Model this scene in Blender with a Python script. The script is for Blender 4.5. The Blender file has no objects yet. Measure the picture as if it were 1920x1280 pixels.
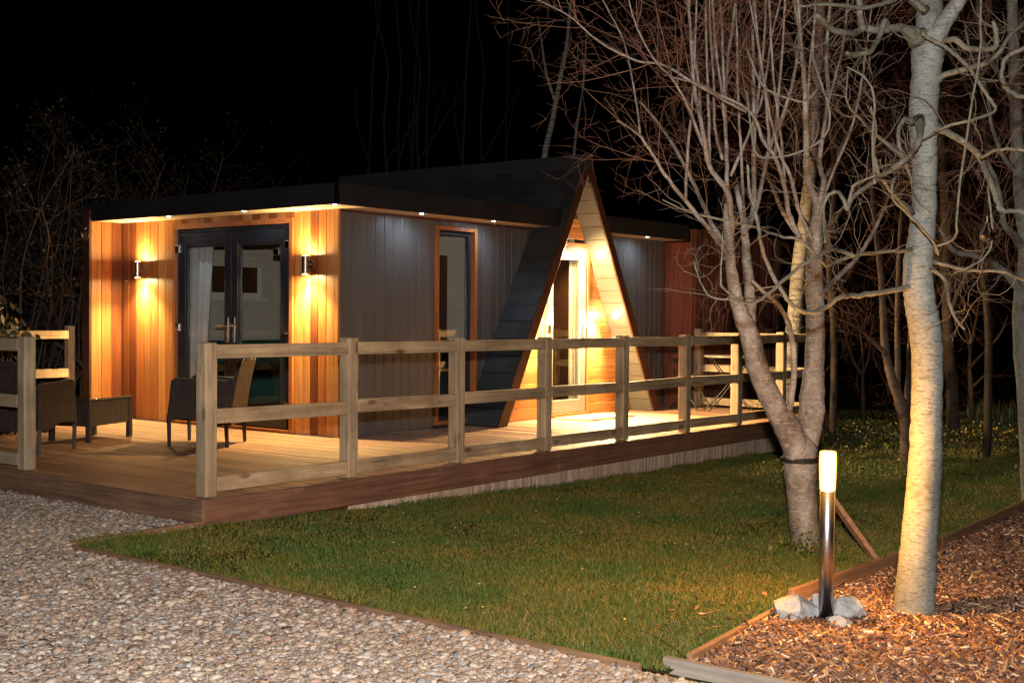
import bpy, math, random
import numpy as np
from mathutils import Vector, Matrix

random.seed(7)
RNG = np.random.default_rng(11)
SC = bpy.context.scene

# ------------------------------------------------------------------ camera
CAM_R = np.array([[0.61579, 0.01176, -0.78782], [-0.78788, 0.01870, -0.61556], [0.00749, 0.99976, 0.02078]])
CAM_P = np.array([-5.214, -6.678, 1.24])
FPX = 2320.0                       # focal length for a frame 1920 wide
cam_data = bpy.data.cameras.new('camera')
cam_data.sensor_width = 36.0
cam_data.lens = FPX / 1920.0 * 36.0
cam_data.clip_start = 0.05
cam_data.clip_end = 1000.0
cam = bpy.data.objects.new('camera', cam_data)
SC.collection.objects.link(cam)
M4 = Matrix.Identity(4)
for i in range(3):
    for j in range(3):
        M4[i][j] = CAM_R[i][j]
    M4[i][3] = CAM_P[i]
cam.matrix_world = M4
SC.camera = cam

# ------------------------------------------------------------------ night sky
world = bpy.data.worlds.new('World')
SC.world = world
world.use_nodes = True
wn = world.node_tree.nodes
sky = wn.new('ShaderNodeTexSky')
sky.sky_type = 'NISHITA'
sky.sun_disc = False
sky.sun_elevation = math.radians(-6.0)
sky.sun_rotation = math.radians(200.0)
world.node_tree.links.new(sky.outputs[0], wn['Background'].inputs[0])
wn['Background'].inputs[1].default_value = 0.012

# ------------------------------------------------------------------ photographer's flash (lights the near side, casts the rail and branch shadows)
FLASH_W = 2550.0
fl = bpy.data.lights.new('camera_flash', 'SPOT')
fl.energy = FLASH_W
fl.color = (1.0, 0.94, 0.88)
fl.shadow_soft_size = 0.05
fl.spot_size = math.radians(86)
fl.spot_blend = 0.75
flo = bpy.data.objects.new('camera_flash', fl)
SC.collection.objects.link(flo)
flo.matrix_world = M4
flo.location = (CAM_P[0] - 0.02, CAM_P[1] - 0.02, CAM_P[2] + 0.30)

# ------------------------------------------------------------------ render look
SC.view_settings.view_transform = 'Standard'
SC.view_settings.look = 'None'
SC.view_settings.exposure = 0.0
SC.view_settings.gamma = 1.0
SC.view_settings.use_curve_mapping = False
SC.render.engine = 'CYCLES'
SC.cycles.use_denoising = True
try:
    SC.cycles.denoiser = 'OPENIMAGEDENOISE'
except Exception:
    pass
SC.cycles.max_bounces = 7
SC.cycles.diffuse_bounces = 3
SC.cycles.glossy_bounces = 3
SC.cycles.transmission_bounces = 4
SC.cycles.transparent_max_bounces = 8
SC.cycles.sample_clamp_indirect = 6.0
SC.cycles.caustics_reflective = False
SC.cycles.caustics_refractive = False

# ------------------------------------------------------------------ helpers
def ray(u, v):
    return CAM_R @ np.array([(u - 960.0) / FPX, -(v - 640.0) / FPX, -1.0])
def at(u, v, d):                     # a point at distance d in front of the camera station
    return CAM_P + ray(u, v) * d
def ground_z(X):
    X = np.asarray(X, float)
    return -0.155 - 0.235 * (1.0 - np.exp(-np.maximum(X, 0.0) / 3.6))
def gz(X):
    return float(ground_z(X))
def in_view(P, mx=0.15):             # rough frustum test, used to decide where stones and grass are worth making
    c = (P - CAM_P) @ CAM_R
    d = -c[:, 2]
    u = c[:, 0] / np.maximum(d, .01) * FPX / 1920.0
    v = c[:, 1] / np.maximum(d, .01) * FPX / 1920.0
    return (d > 1.0) & (np.abs(u) < .5 + mx) & (v > -.3333 - mx * .7) & (v < .3333 + mx), d

class MB:
    """collects shapes; build() links them as one mesh object"""
    def __init__(self):
        self.v, self.f, self.n, self.mi, self.cur = [], [], 0, [], 0
    def add(self, verts, faces):
        verts = np.asarray(verts, float).reshape(-1, 3)
        self.v.append(verts)
        self.f.extend([tuple(i + self.n for i in fc) for fc in faces]); self.mi.extend([self.cur] * len(faces))
        self.n += len(verts)
        return self
    def box(self, x0, x1, y0, y1, z0, z1):
        return self.add([(x0,y0,z0),(x1,y0,z0),(x1,y1,z0),(x0,y1,z0),(x0,y0,z1),(x1,y0,z1),(x1,y1,z1),(x0,y1,z1)],
                        [(0,3,2,1),(4,5,6,7),(0,1,5,4),(1,2,6,5),(2,3,7,6),(3,0,4,7)])
    def prism(self, poly, axis, a, b):   # polygon in the other two axes, extruded along axis from a to b
        n = len(poly); vs = []
        for t in (a, b):
            for p, q in poly:
                vs.append({0: (t, p, q), 1: (p, t, q), 2: (p, q, t)}[axis])
        fs = [tuple(range(n))[::-1], tuple(range(n, 2 * n))] + [(i, (i + 1) % n, n + (i + 1) % n, n + i) for i in range(n)]
        return self.add(vs, fs)
    def bar(self, p, q, w, h, up=(0, 0, 1)):   # rectangular bar from p to q
        p, q = np.array(p, float), np.array(q, float)
        t = q - p; t /= np.linalg.norm(t); up = np.array(up, float)
        s = np.cross(t, up); s /= np.linalg.norm(s); u = np.cross(s, t)
        vs = [e + s * a * w / 2 + u * b * h / 2 for e in (p, q) for a, b in ((-1,-1),(1,-1),(1,1),(-1,1))]
        return self.add(vs, [(0,1,2,3),(7,6,5,4),(0,4,5,1),(1,5,6,2),(2,6,7,3),(3,7,4,0)])
    def tube(self, pts, rad, sides=6, cap=True, rough=0.0):
        pts = np.asarray(pts, float); k = len(pts)
        rad = np.broadcast_to(np.asarray(rad, float), (k,))
        tan = np.gradient(pts, axis=0); tan /= np.linalg.norm(tan, axis=1)[:, None] + 1e-12
        ref = np.array([0, 0, 1.0]) if abs(tan[0][2]) < .9 else np.array([1.0, 0, 0])
        s = np.cross(tan[0], ref); s /= np.linalg.norm(s)
        ang = np.arange(sides) * 2 * math.pi / sides
        ca, sa = np.cos(ang), np.sin(ang); vs = []
        for i in range(k):
            s = s - tan[i] * (s @ tan[i]); s /= np.linalg.norm(s) + 1e-12
            b = np.cross(tan[i], s)
            r = rad[i] * (1 + (RNG.normal(0, rough, sides) if rough else 0))
            vs.append(pts[i] + (ca * r)[:, None] * s + (sa * r)[:, None] * b)
        fs = []
        for i in range(k - 1):
            for j in range(sides):
                a, b2 = i * sides + j, i * sides + (j + 1) % sides
                fs.append((a, b2, b2 + sides, a + sides))
        if cap:
            fs.append(tuple(range(sides))[::-1]); fs.append(tuple(range((k - 1) * sides, k * sides)))
        return self.add(np.vstack(vs), fs)
    def lathe(self, prof, c, axis=2, sides=24):
        vs, fs = [], []
        for r, h in prof:
            for j in range(sides):
                a = j * 2 * math.pi / sides
                p = [r * math.cos(a), r * math.sin(a)]
                q = {2: (p[0], p[1], h), 0: (h, p[0], p[1]), 1: (p[0], h, p[1])}[axis]
                vs.append((q[0] + c[0], q[1] + c[1], q[2] + c[2]))
        for i in range(len(prof) - 1):
            for j in range(sides):
                a, b = i * sides + j, i * sides + (j + 1) % sides
                fs.append((a, b, b + sides, a + sides))
        fs.append(tuple(range(sides))[::-1]); fs.append(tuple(range((len(prof) - 1) * sides, len(prof) * sides)))
        return self.add(vs, fs)
    def build(self, name, mat, parent=None, smooth=False, bevel=0.0, local=False):
        V = np.vstack(self.v)
        if parent is not None and not local:
            V = V - np.array(ORIGIN.get(parent.name, (0, 0, 0)))
        me = bpy.data.meshes.new(name)
        me.from_pydata(V.tolist(), [], self.f)
        for m_ in (mat if isinstance(mat, list) else [mat]): me.materials.append(m_)
        if isinstance(mat, list): me.polygons.foreach_set('material_index', self.mi)
        if smooth:
            me.polygons.foreach_set('use_smooth', [True] * len(me.polygons))
        me.update()
        o = bpy.data.objects.new(name, me)
        SC.collection.objects.link(o)
        if parent is not None:
            o.parent = parent
            ORIGIN[o.name] = ORIGIN.get(parent.name, (0, 0, 0))
        if bevel:
            b = o.modifiers.new('soft_edge', 'BEVEL'); b.width = bevel; b.segments = 2; b.limit_method = 'ANGLE'; b.angle_limit = math.radians(40)
        return o
ORIGIN = {}

def raw_mesh(name, V, F, mat, smooth=False):   # fast path for big uniform meshes: F is an (n, k) index array
    me = bpy.data.meshes.new(name)
    n, k = F.shape
    me.vertices.add(len(V)); me.vertices.foreach_set('co', np.ascontiguousarray(V, np.float32).ravel())
    me.loops.add(n * k); me.loops.foreach_set('vertex_index', np.ascontiguousarray(F, np.int32).ravel())
    me.polygons.add(n); me.polygons.foreach_set('loop_start', np.arange(0, n * k, k, dtype=np.int32))
    me.polygons.foreach_set('loop_total', np.full(n, k, np.int32))
    if smooth: me.polygons.foreach_set('use_smooth', np.ones(n, bool))
    me.update(calc_edges=True); me.materials.append(mat)
    o = bpy.data.objects.new(name, me); SC.collection.objects.link(o)
    return o

def tag(o, label=None, cat=None, group=None, kind=None):
    if label: o['label'] = label
    if cat: o['category'] = cat
    if group: o['group'] = group
    if kind: o['kind'] = kind
    return o
def thing(name, label, cat, loc=(0, 0, 0), rz=0.0, group=None):
    o = bpy.data.objects.new(name, None)
    o.empty_display_size = .1
    o.location = loc; o.rotation_euler = (0, 0, rz)
    SC.collection.objects.link(o)
    ORIGIN[o.name] = tuple(loc)
    return tag(o, label, cat, group)
def copy_tree(o, parent=None):
    c = o.copy(); SC.collection.objects.link(c); c.parent = parent
    for ch in o.children: copy_tree(ch, c)
    return c
def light(name, kind, loc, energy, color, parent=None, direction=None, **kw):
    d = bpy.data.lights.new(name, kind); d.energy = energy; d.color = color
    for k, v in kw.items(): setattr(d, k, v)
    o = bpy.data.objects.new(name, d); SC.collection.objects.link(o)
    L = Vector(loc)
    if parent is not None:
        o.parent = parent; L = L - Vector(ORIGIN.get(parent.name, (0, 0, 0)))
    o.location = L
    if direction is not None: o.rotation_euler = Vector(direction).to_track_quat('-Z', 'Y').to_euler()
    return o

# ------------------------------------------------------------------ materials
class NT:
    def __init__(self, name):
        self.m = bpy.data.materials.new(name); self.m.use_nodes = True
        self.t = self.m.node_tree; self.b = self.t.nodes['Principled BSDF']; self.out = self.t.nodes['Material Output']
    def n(self, typ, **kw):
        nd = self.t.nodes.new(typ)
        for k, v in kw.items(): setattr(nd, k, v)
        return nd
    def l(self, a, b): self.t.links.new(a, b)
    def coord(self, scale=(1, 1, 1), rot=(0, 0, 0), island=0.0):
        tc = self.n('ShaderNodeTexCoord'); mp = self.n('ShaderNodeMapping')
        mp.inputs['Scale'].default_value = scale; mp.inputs['Rotation'].default_value = rot
        src = tc.outputs['Object']
        if island:                       # shift the pattern for every separate piece
            g = self.n('ShaderNodeNewGeometry'); mu = self.n('ShaderNodeMath', operation='MULTIPLY'); mu.inputs[1].default_value = island
            self.l(g.outputs['Random Per Island'], mu.inputs[0])
            ad = self.n('ShaderNodeVectorMath', operation='ADD'); self.l(src, ad.inputs[0]); self.l(mu.outputs[0], ad.inputs[1]); src = ad.outputs[0]
        self.l(src, mp.inputs[0]); return mp.outputs[0]
    def noise(self, vec, scale, detail=4, rough=.55, dist=0.0):
        nd = self.n('ShaderNodeTexNoise'); nd.inputs['Scale'].default_value = scale; nd.inputs['Detail'].default_value = detail
        nd.inputs['Roughness'].default_value = rough; nd.inputs['Distortion'].default_value = dist
        self.l(vec, nd.inputs['Vector']); return nd.outputs['Fac']
    def ramp(self, fac, stops, interp='LINEAR'):
        r = self.n('ShaderNodeValToRGB'); r.color_ramp.interpolation = interp
        e = r.color_ramp.elements
        while len(e) < len(stops): e.new(.5)
        for k, (p, c) in enumerate(stops):
            e[k].position = p
            c = (c, c, c) if isinstance(c, (int, float)) else c
            e[k].color = (*c, 1)
        self.l(fac, r.inputs[0]); return r.outputs[0]
    def mix(self, a, b, fac, mode='MIX'):
        m = self.n('ShaderNodeMix', data_type='RGBA', blend_type=mode)
        for sock, val in ((m.inputs[6], a), (m.inputs[7], b), (m.inputs[0], fac)):
            if hasattr(val, 'is_output'): self.l(val, sock)
            elif isinstance(val, (tuple, list)): sock.default_value = (*val, 1)
            else: sock.default_value = val
        return m.outputs[2]
    def island(self):
        return self.n('ShaderNodeNewGeometry').outputs['Random Per Island']
    def bump(self, h, strength=.4, dist=.01):
        b = self.n('ShaderNodeBump'); b.inputs['Strength'].default_value = strength; b.inputs['Distance'].default_value = dist
        self.l(h, b.inputs['Height']); self.l(b.outputs[0], self.b.inputs['Normal'])
    def color(self, c):
        if hasattr(c, 'is_output'): self.l(c, self.b.inputs['Base Color'])
        else: self.b.inputs['Base Color'].default_value = (*c, 1)
    def set(self, rough=.6, spec=.4, metal=0.0):
        self.b.inputs['Roughness'].default_value = rough; self.b.inputs['Specular IOR Level'].default_value = spec
        self.b.inputs['Metallic'].default_value = metal
        return self.m

def wood(name, tones, grain_dir, rough=.55, contrast=.45, knots=0.0, knot_col=(.12, .05, .02), bump=.25, spec=.35, fine=1.0, stain=0.0, cracks=0.0):
    """tones: one colour per piece along the island random; grain runs along axis grain_dir"""
    t = NT(name)
    sc = [22.0 * fine] * 3; sc[grain_dir] = 1.1
    v = t.coord(tuple(sc), island=17.0)
    g1 = t.noise(v, 1.0, 5, .6, .6)
    sc2 = [70.0 * fine] * 3; sc2[grain_dir] = 2.2
    g2 = t.noise(t.coord(tuple(sc2), island=9.0), 1.0, 3, .6)
    k = len(tones)
    base = t.ramp(t.island(), [((i + .5) / k, c) for i, c in enumerate(tones)])
    gr = t.ramp(g1, [(.30, 1.0 - contrast), (.68, 1.0 + contrast * .35)])
    c = t.mix(base, gr, 1.0, 'MULTIPLY')
    gr2 = t.ramp(g2, [(.3, .78), (.6, 1.05)])
    c = t.mix(c, gr2, .8, 'MULTIPLY')
    if knots:
        ks = [7.0] * 3; ks[grain_dir] = 2.6
        vo = t.n('ShaderNodeTexVoronoi'); vo.inputs['Scale'].default_value = 1.0
        t.l(t.coord(tuple(ks), island=5.0), vo.inputs['Vector'])
        kf = t.ramp(vo.outputs['Distance'], [(.0, knots), (.10, knots * .8), (.17, 0.0)])
        c = t.mix(c, knot_col, kf)
    if stain:
        st = t.noise(t.coord((2.5, 2.5, 2.5)), 1.0, 5, .65)
        c = t.mix(c, t.ramp(st, [(.35, 1.0 - stain), (.65, 1.0)]), 1.0, 'MULTIPLY')
    if cracks:                       # drying checks: thin dark lines along the grain
        cs = [26.0] * 3; cs[grain_dir] = .9
        cn = t.noise(t.coord(tuple(cs), island=31.0), 1.0, 3, .5)
        cm = t.noise(t.coord((3, 3, 3), island=13.0), 1.0, 2, .5)
        line = t.ramp(cn, [(.485, 0.0), (.5, 1.0), (.515, 0.0)])
        c = t.mix(c, (.045, .028, .018), t.mix((0, 0, 0), line, t.ramp(cm, [(.52, 0.0), (.62, cracks)])))
    t.color(c); t.bump(g1, bump, .004)
    return t.set(rough, spec)

def plain(name, col, rough=.5, spec=.4, metal=0.0, var=.12, scale=6.0, bump=0.0):
    t = NT(name)
    nz = t.noise(t.coord(), scale, 5, .6)
    c = t.mix(col, t.ramp(nz, [(.3, 1 - var), (.7, 1 + var * .5)]), 1.0, 'MULTIPLY')
    t.color(c)
    if bump: t.bump(nz, bump, .01)
    return t.set(rough, spec, metal)

def emitter(name, col, strength):
    t = NT(name); t.b.inputs['Emission Color'].default_value = (*col, 1); t.b.inputs['Emission Strength'].default_value = strength
    t.color((.8, .8, .8)); return t.set(.4)

WARM = (1.0, 0.70, 0.27)
M = {}
M['cedar'] = wood('western_red_cedar', [(.30,.098,.030),(.45,.19,.058),(.14,.037,.013),(.56,.275,.095),(.26,.080,.025),(.50,.23,.074),(.16,.044,.015),(.37,.138,.042),(.115,.031,.012),(.52,.25,.086)], 2, .42, .38, fine=1.0)
M['cedar_trim'] = wood('cedar_trim', [(.34,.11,.035),(.38,.14,.045)], 2, .4, .3)
M['cedar_lap'] = wood('cedar_lap_boards', [(.42,.18,.052),(.34,.135,.038),(.46,.21,.066),(.29,.105,.03)], 0, .45, .4, knots=.5)
M['dark_trim'] = wood('dark_stained_trim', [(.062,.025,.015),(.075,.030,.018)], 2, .45, .3)
M['bay_fin'] = wood('red_cedar_fin', [(.25,.070,.040),(.21,.058,.033),(.28,.082,.048)], 2, .5, .3)
M['bay'] = wood('red_cedar_bay', [(.18,.058,.036),(.27,.10,.06),(.125,.038,.024),(.22,.072,.043),(.095,.029,.019)], 2, .5, .3)
t = NT('grey_painted_cladding')
nz = t.noise(t.coord((9, 9, .8), island=11.0), 1.0, 4, .6)
c = t.mix(t.ramp(t.island(), [(0, (.085,.079,.075)), (1, (.103,.096,.091))]), t.ramp(nz, [(.3, .85), (.7, 1.08)]), 1.0, 'MULTIPLY')
t.color(c); t.bump(t.noise(t.coord((60, 60, 3), island=3.0), 1.0, 3, .6), .12, .003); M['grey'] = t.set(.38, .5)
M['glint'] = plain('painted_groove_glint', (.26,.255,.245), .5, .4, var=.3, scale=14)  # pale colour paints the highlight along the board edges of the grey cladding
M['black'] = plain('black_roof_trim', (.016,.016,.018), .45, .4, var=.3, scale=3)
M['membrane'] = plain('black_roof_membrane', (.02,.02,.021), .8, .3, var=.3, scale=4)
t = NT('dark_slate')
nz = t.noise(t.coord((4, 4, 14)), 1.0, 5, .65)
c = t.mix(t.ramp(t.island(), [(0, (.027,.028,.030)), (.5, (.038,.039,.041)), (1, (.022,.023,.025))]), t.ramp(nz, [(.3, .75), (.7, 1.15)]), 1.0, 'MULTIPLY')
t.color(c); t.bump(nz, .3, .006); M['slate'] = t.set(.55, .4)
M['soffit'] = wood('pale_soffit_boards', [(.62,.50,.36),(.66,.54,.40)], 1, .6, .15)
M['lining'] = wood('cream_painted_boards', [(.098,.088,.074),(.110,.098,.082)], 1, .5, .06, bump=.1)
M['anthracite'] = plain('anthracite_frame', (.016,.020,.028), .28, .5, var=.1)
M['upvc'] = plain('pale_grey_frame', (.17,.155,.14), .35, .5, var=.05)
M['chrome'] = plain('polished_chrome', (.75,.74,.72), .12, .5, 1.0, var=.05)
M['brushed'] = plain('brushed_steel_lamp', (.42,.36,.30), .3, .5, 1.0, var=.1)
t = NT('thin_window_glass')
gl = t.n('ShaderNodeBsdfGlossy'); gl.inputs['Roughness'].default_value = .02; gl.inputs['Color'].default_value = (.95,.97,1,1)
tr = t.n('ShaderNodeBsdfTransparent'); tr.inputs['Color'].default_value = (.93,.93,.92,1)
fr = t.n('ShaderNodeLayerWeight'); fr.inputs['Blend'].default_value = .5
pw = t.n('ShaderNodeMath', operation='POWER'); pw.inputs[1].default_value = 4.0; t.l(fr.outputs['Facing'], pw.inputs[0])
ma = t.n('ShaderNodeMath', operation='MULTIPLY_ADD'); ma.inputs[1].default_value = .85; ma.inputs[2].default_value = .035
t.l(pw.outputs[0], ma.inputs[0])
mx = t.n('ShaderNodeMixShader'); t.l(ma.outputs[0], mx.inputs[0]); t.l(tr.outputs[0], mx.inputs[1]); t.l(gl.outputs[0], mx.inputs[2])
t.l(mx.outputs[0], t.out.inputs[0]); M['glass'] = t.m
M['cream'] = plain('cream_plaster', (.56,.53,.46), .8, .2, var=.06, scale=2)
M['white'] = plain('white_gloss_paint', (.72,.72,.70), .4, .4, var=.04)
M['curtain'] = plain('pale_grey_curtain', (.60,.62,.62), .9, .1, var=.1, scale=9)
M['blind'] = plain('cream_linen_blind', (.58,.53,.44), .9, .1, var=.12, scale=12)
M['green'] = plain('dark_green_velvet', (.03,.10,.075), .85, .2, var=.35, scale=7)
M['brown_furn'] = wood('dark_walnut', [(.075,.035,.02),(.09,.042,.022)], 2, .4, .3)
M['oak'] = wood('light_oak_shelf', [(.50,.27,.11),(.55,.31,.13)], 0, .45, .3)
t = NT('grooved_decking')
sc = (26.0, .9, 26.0)
g1 = t.noise(t.coord(sc, island=19.0), 1.0, 5, .6, .4)
base = t.ramp(t.island(), [(0, (.38,.195,.12)), (.2, (.52,.295,.175)), (.4, (.30,.15,.095)), (.6, (.47,.26,.155)), (.8, (.34,.175,.11)), (1, (.50,.28,.165))])
c = t.mix(base, t.ramp(g1, [(.3, .62), (.7, 1.12)]), 1.0, 'MULTIPLY')
st = t.noise(t.coord((1.6, 1.6, 1.6)), 1.0, 5, .65)
c = t.mix(c, t.ramp(st, [(.35, .78), (.65, 1.06)]), 1.0, 'MULTIPLY')
t.color(c)
wv = t.n('ShaderNodeTexWave', wave_type='BANDS', bands_direction='X', wave_profile='SIN'); wv.inputs['Scale'].default_value = 19.0
wv.inputs['Distortion'].default_value = .0; t.l(t.coord(), wv.inputs['Vector'])
t.bump(wv.outputs['Fac'], .7, .006); M['deck'] = t.set(.55, .35)
M['fascia'] = wood('red_brown_deck_fascia', [(.25,.14,.085),(.28,.16,.10),(.22,.12,.075)], 1, .65, .55, knots=.35, knot_col=(.36,.27,.21), fine=1.6, stain=.25)
M['fascia_x'] = wood('red_brown_deck_fascia_side', [(.235,.112,.070),(.215,.10,.063)], 0, .65, .55, knots=.35, knot_col=(.34,.22,.17), fine=1.6, stain=.25)
M['skirt'] = wood('weathered_skirt_slats', [(.56,.43,.31),(.44,.32,.24),(.64,.52,.39),(.38,.27,.20),(.58,.44,.32)], 2, .75, .4)
M['rail_x'] = wood('pine_rail', [(.50,.345,.20),(.56,.40,.24),(.42,.285,.16),(.52,.36,.205)], 0, .65, .45, knots=.85, knot_col=(.15,.07,.035), stain=.38, cracks=.8)
M['rail_y'] = wood('pine_cross_rail', [(.42,.31,.20),(.46,.35,.23)], 1, .65, .3, knots=.75, knot_col=(.17,.08,.04), stain=.18)
M['post'] = wood('pine_post', [(.50,.365,.225),(.54,.405,.255),(.46,.33,.20)], 2, .65, .42, knots=.85, knot_col=(.15,.07,.035), stain=.34, cracks=.9)
M['edging'] = wood('larch_edging', [(.30,.16,.085),(.26,.135,.07)], 0, .75, .4, knots=.4, stain=.35)
M['edging_y'] = wood('larch_edging_cross', [(.27,.155,.09),(.24,.13,.075)], 1, .8, .4, knots=.4, stain=.4)
M['greyboard'] = wood('weathered_grey_board', [(.30,.25,.21),(.27,.23,.19)], 1, .85, .35, knots=.3, stain=.3)
# wicker: woven rows crossed by uprights
def wicker(name, a, b):
    t = NT(name)
    ck = t.n('ShaderNodeTexWave', wave_type='BANDS', bands_direction='Z', wave_profile='SIN'); ck.inputs['Scale'].default_value = 22.0; ck.inputs['Distortion'].default_value = .5
    t.l(t.coord(), ck.inputs['Vector'])
    cx = t.n('ShaderNodeTexWave', wave_type='BANDS', bands_direction='DIAGONAL', wave_profile='SIN'); cx.inputs['Scale'].default_value = 26.0
    t.l(t.coord((1, 1, 0)), cx.inputs['Vector'])
    mu = t.n('ShaderNodeMath', operation='MULTIPLY'); t.l(ck.outputs['Fac'], mu.inputs[0]); t.l(cx.outputs['Fac'], mu.inputs[1])
    nz = t.noise(t.coord(), 14, 3)
    c = t.mix(t.ramp(mu.outputs[0], [(.0, a), (.8, b)]), t.ramp(nz, [(.3, .7), (.7, 1.2)]), 1.0, 'MULTIPLY')
    t.color(c); t.bump(mu.outputs[0], .9, .006); return t.set(.5, .4)
M['wicker'] = wicker('dark_brown_wicker', (.018,.012,.010), (.078,.048,.036))
M['wicker_leg'] = plain('wicker_wrapped_leg', (.035,.027,.024), .55, .4, var=.4, scale=60)
M['tabletop'] = plain('bronze_table_glass', (.035,.02,.014), .06, .6, var=.05)
M['iron'] = plain('dark_bistro_iron', (.03,.024,.02), .45, .4, var=.3, scale=30)
M['bistrotop'] = plain('grey_bistro_top', (.20,.165,.14), .4, .4, var=.25, scale=20)
t = NT('coir_mat'); nz = t.noise(t.coord(), 180, 2, .7)
t.color(t.ramp(nz, [(.3, (.28,.19,.10)), (.7, (.55,.41,.24))])); t.bump(nz, .8, .01); M['coir'] = t.set(.95, .1)
M['led'] = emitter('cool_led', (.80,.89,1.0), 60.0)
M['lampglow'] = emitter('warm_lamp_glow', WARM, 45.0)
M['spotglow'] = emitter('warm_spot_glow', (1.0,.70,.36), 260.0)
t = NT('bollard_frosted_glow')     # frosted amber tube that glows and lets the bulb inside shine through
lw = t.n('ShaderNodeLayerWeight'); lw.inputs['Blend'].default_value = .5
em = t.n('ShaderNodeEmission'); em.inputs['Color'].default_value = (1.0,.46,.075,1)
mu = t.n('ShaderNodeMath', operation='MULTIPLY'); mu.inputs[1].default_value = 30.0
t.l(t.ramp(lw.outputs['Facing'], [(.0, 1.0), (.22, .6), (.42, .16), (.62, .06), (.9, .035)]), mu.inputs[0]); t.l(mu.outputs[0], em.inputs['Strength'])
tr = t.n('ShaderNodeBsdfTransparent'); tr.inputs['Color'].default_value = (.95,.85,.7,1)
ad = t.n('ShaderNodeAddShader'); t.l(tr.outputs[0], ad.inputs[0]); t.l(em.outputs[0], ad.inputs[1]); t.l(ad.outputs[0], t.out.inputs[0]); M['bollardglow'] = t.m
t = NT('brushed_bollard_steel'); nz = t.noise(t.coord((3, 3, 220)), 1.0, 3, .6)
t.color((.46,.44,.45)); t.l(t.ramp(nz, [(.3,.26),(.7,.32)]), t.b.inputs['Roughness']); t.b.inputs['Metallic'].default_value = 1.0; M['steel'] = t.m
t = NT('pale_grey_rock'); nz = t.noise(t.coord(), 9, 8, .7)
t.color(t.ramp(nz, [(.25, (.20,.20,.20)), (.5, (.36,.36,.35)), (.75, (.48,.47,.45))])); t.bump(nz, .8, .03); M['rock'] = t.set(.85, .2)
# stones: a colour per stone
t = NT('mixed_gravel_stones')
base = t.ramp(t.island(), [(0,(.25,.19,.145)),(.12,(.34,.265,.205)),(.24,(.215,.17,.145)),(.34,(.41,.345,.28)),(.46,(.29,.20,.15)),(.56,(.31,.275,.255)),(.66,(.19,.135,.108)),(.74,(.42,.365,.31)),(.83,(.31,.24,.185)),(.92,(.245,.23,.225)),(1,(.37,.275,.195))], 'CONSTANT')
nz = t.noise(t.coord(), 45, 4, .7)
t.color(t.mix(base, t.ramp(nz, [(.3, .74), (.7, 1.34)]), 1.0, 'MULTIPLY')); t.bump(nz, .35, .006); M['stone'] = t.set(.7, .3)
t = NT('gravel_bed'); vo = t.n('ShaderNodeTexVoronoi'); vo.inputs['Scale'].default_value = 38; t.l(t.coord(), vo.inputs['Vector'])
c = t.ramp(vo.outputs['Color'], [(0,(.10,.08,.065)),(.35,(.22,.17,.13)),(.6,(.15,.13,.12)),(1,(.30,.25,.20))])
t.color(t.mix(c, t.ramp(vo.outputs['Distance'], [(.0, 1.1), (.7, .4)]), 1.0, 'MULTIPLY')); t.bump(vo.outputs['Distance'], -.8 if False else .8, .02); M['gravel_bed'] = t.set(.85, .2)
t = NT('lawn_turf'); n1 = t.noise(t.coord(), 1.3, 5, .65); n2 = t.noise(t.coord(), 60, 3, .7)
c = t.mix(t.ramp(n1, [(.35, (.042,.058,.012)), (.65, (.075,.075,.024))]), t.ramp(n2, [(.3, .5), (.7, 1.2)]), 1.0, 'MULTIPLY')
t.color(c); t.bump(n2, .8, .03); M['turf'] = t.set(.9, .1)
t = NT('grass_blade'); n1 = t.noise(t.coord(), 1.1, 4, .65)
c1 = t.ramp(t.island(), [(0,(.040,.072,.010)),(.35,(.066,.100,.014)),(.65,(.096,.108,.019)),(.82,(.135,.115,.03)),(1,(.21,.15,.06))])
t.color(t.mix(c1, t.ramp(n1, [(.38, (.62,.85,.7)), (.62, (1.35,1.0,.9))]), 1.0, 'MULTIPLY')); M['blade'] = t.set(.6, .25)
t = NT('rough_ground'); n1 = t.noise(t.coord(), .7, 6, .7); n2 = t.noise(t.coord(), 22, 4, .7)
t.color(t.mix(t.ramp(n1, [(.35, (.040,.030,.018)), (.65, (.055,.058,.022))]), t.ramp(n2, [(.3, .5), (.7, 1.3)]), 1.0, 'MULTIPLY')); t.bump(n2, .8, .05); M['soil'] = t.set(.95, .1)
t = NT('bark_mulch_bed'); n2 = t.noise(t.coord((1, 1, 1)), 40, 5, .75)
t.color(t.ramp(n2, [(.3, (.045,.022,.014)), (.55, (.13,.065,.038)), (.75, (.22,.12,.07))])); t.bump(n2, 1.0, .03); M['mulch_bed'] = t.set(.95, .1)
t = NT('wood_chip')
c1 = t.ramp(t.island(), [(0,(.12,.055,.036)),(.2,(.24,.115,.062)),(.38,(.17,.09,.062)),(.52,(.34,.18,.09)),(.64,(.10,.06,.048)),(.74,(.28,.18,.13)),(.84,(.50,.33,.19)),(.91,(.075,.048,.04)),(.96,(.60,.47,.34)),(1,(.36,.17,.06))], 'CONSTANT')
t.color(t.mix(c1, t.ramp(t.noise(t.coord(), 70, 3, .7), [(.3, .65), (.7, 1.15)]), 1.0, 'MULTIPLY')); M['chip'] = t.set(.85, .2)

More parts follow.
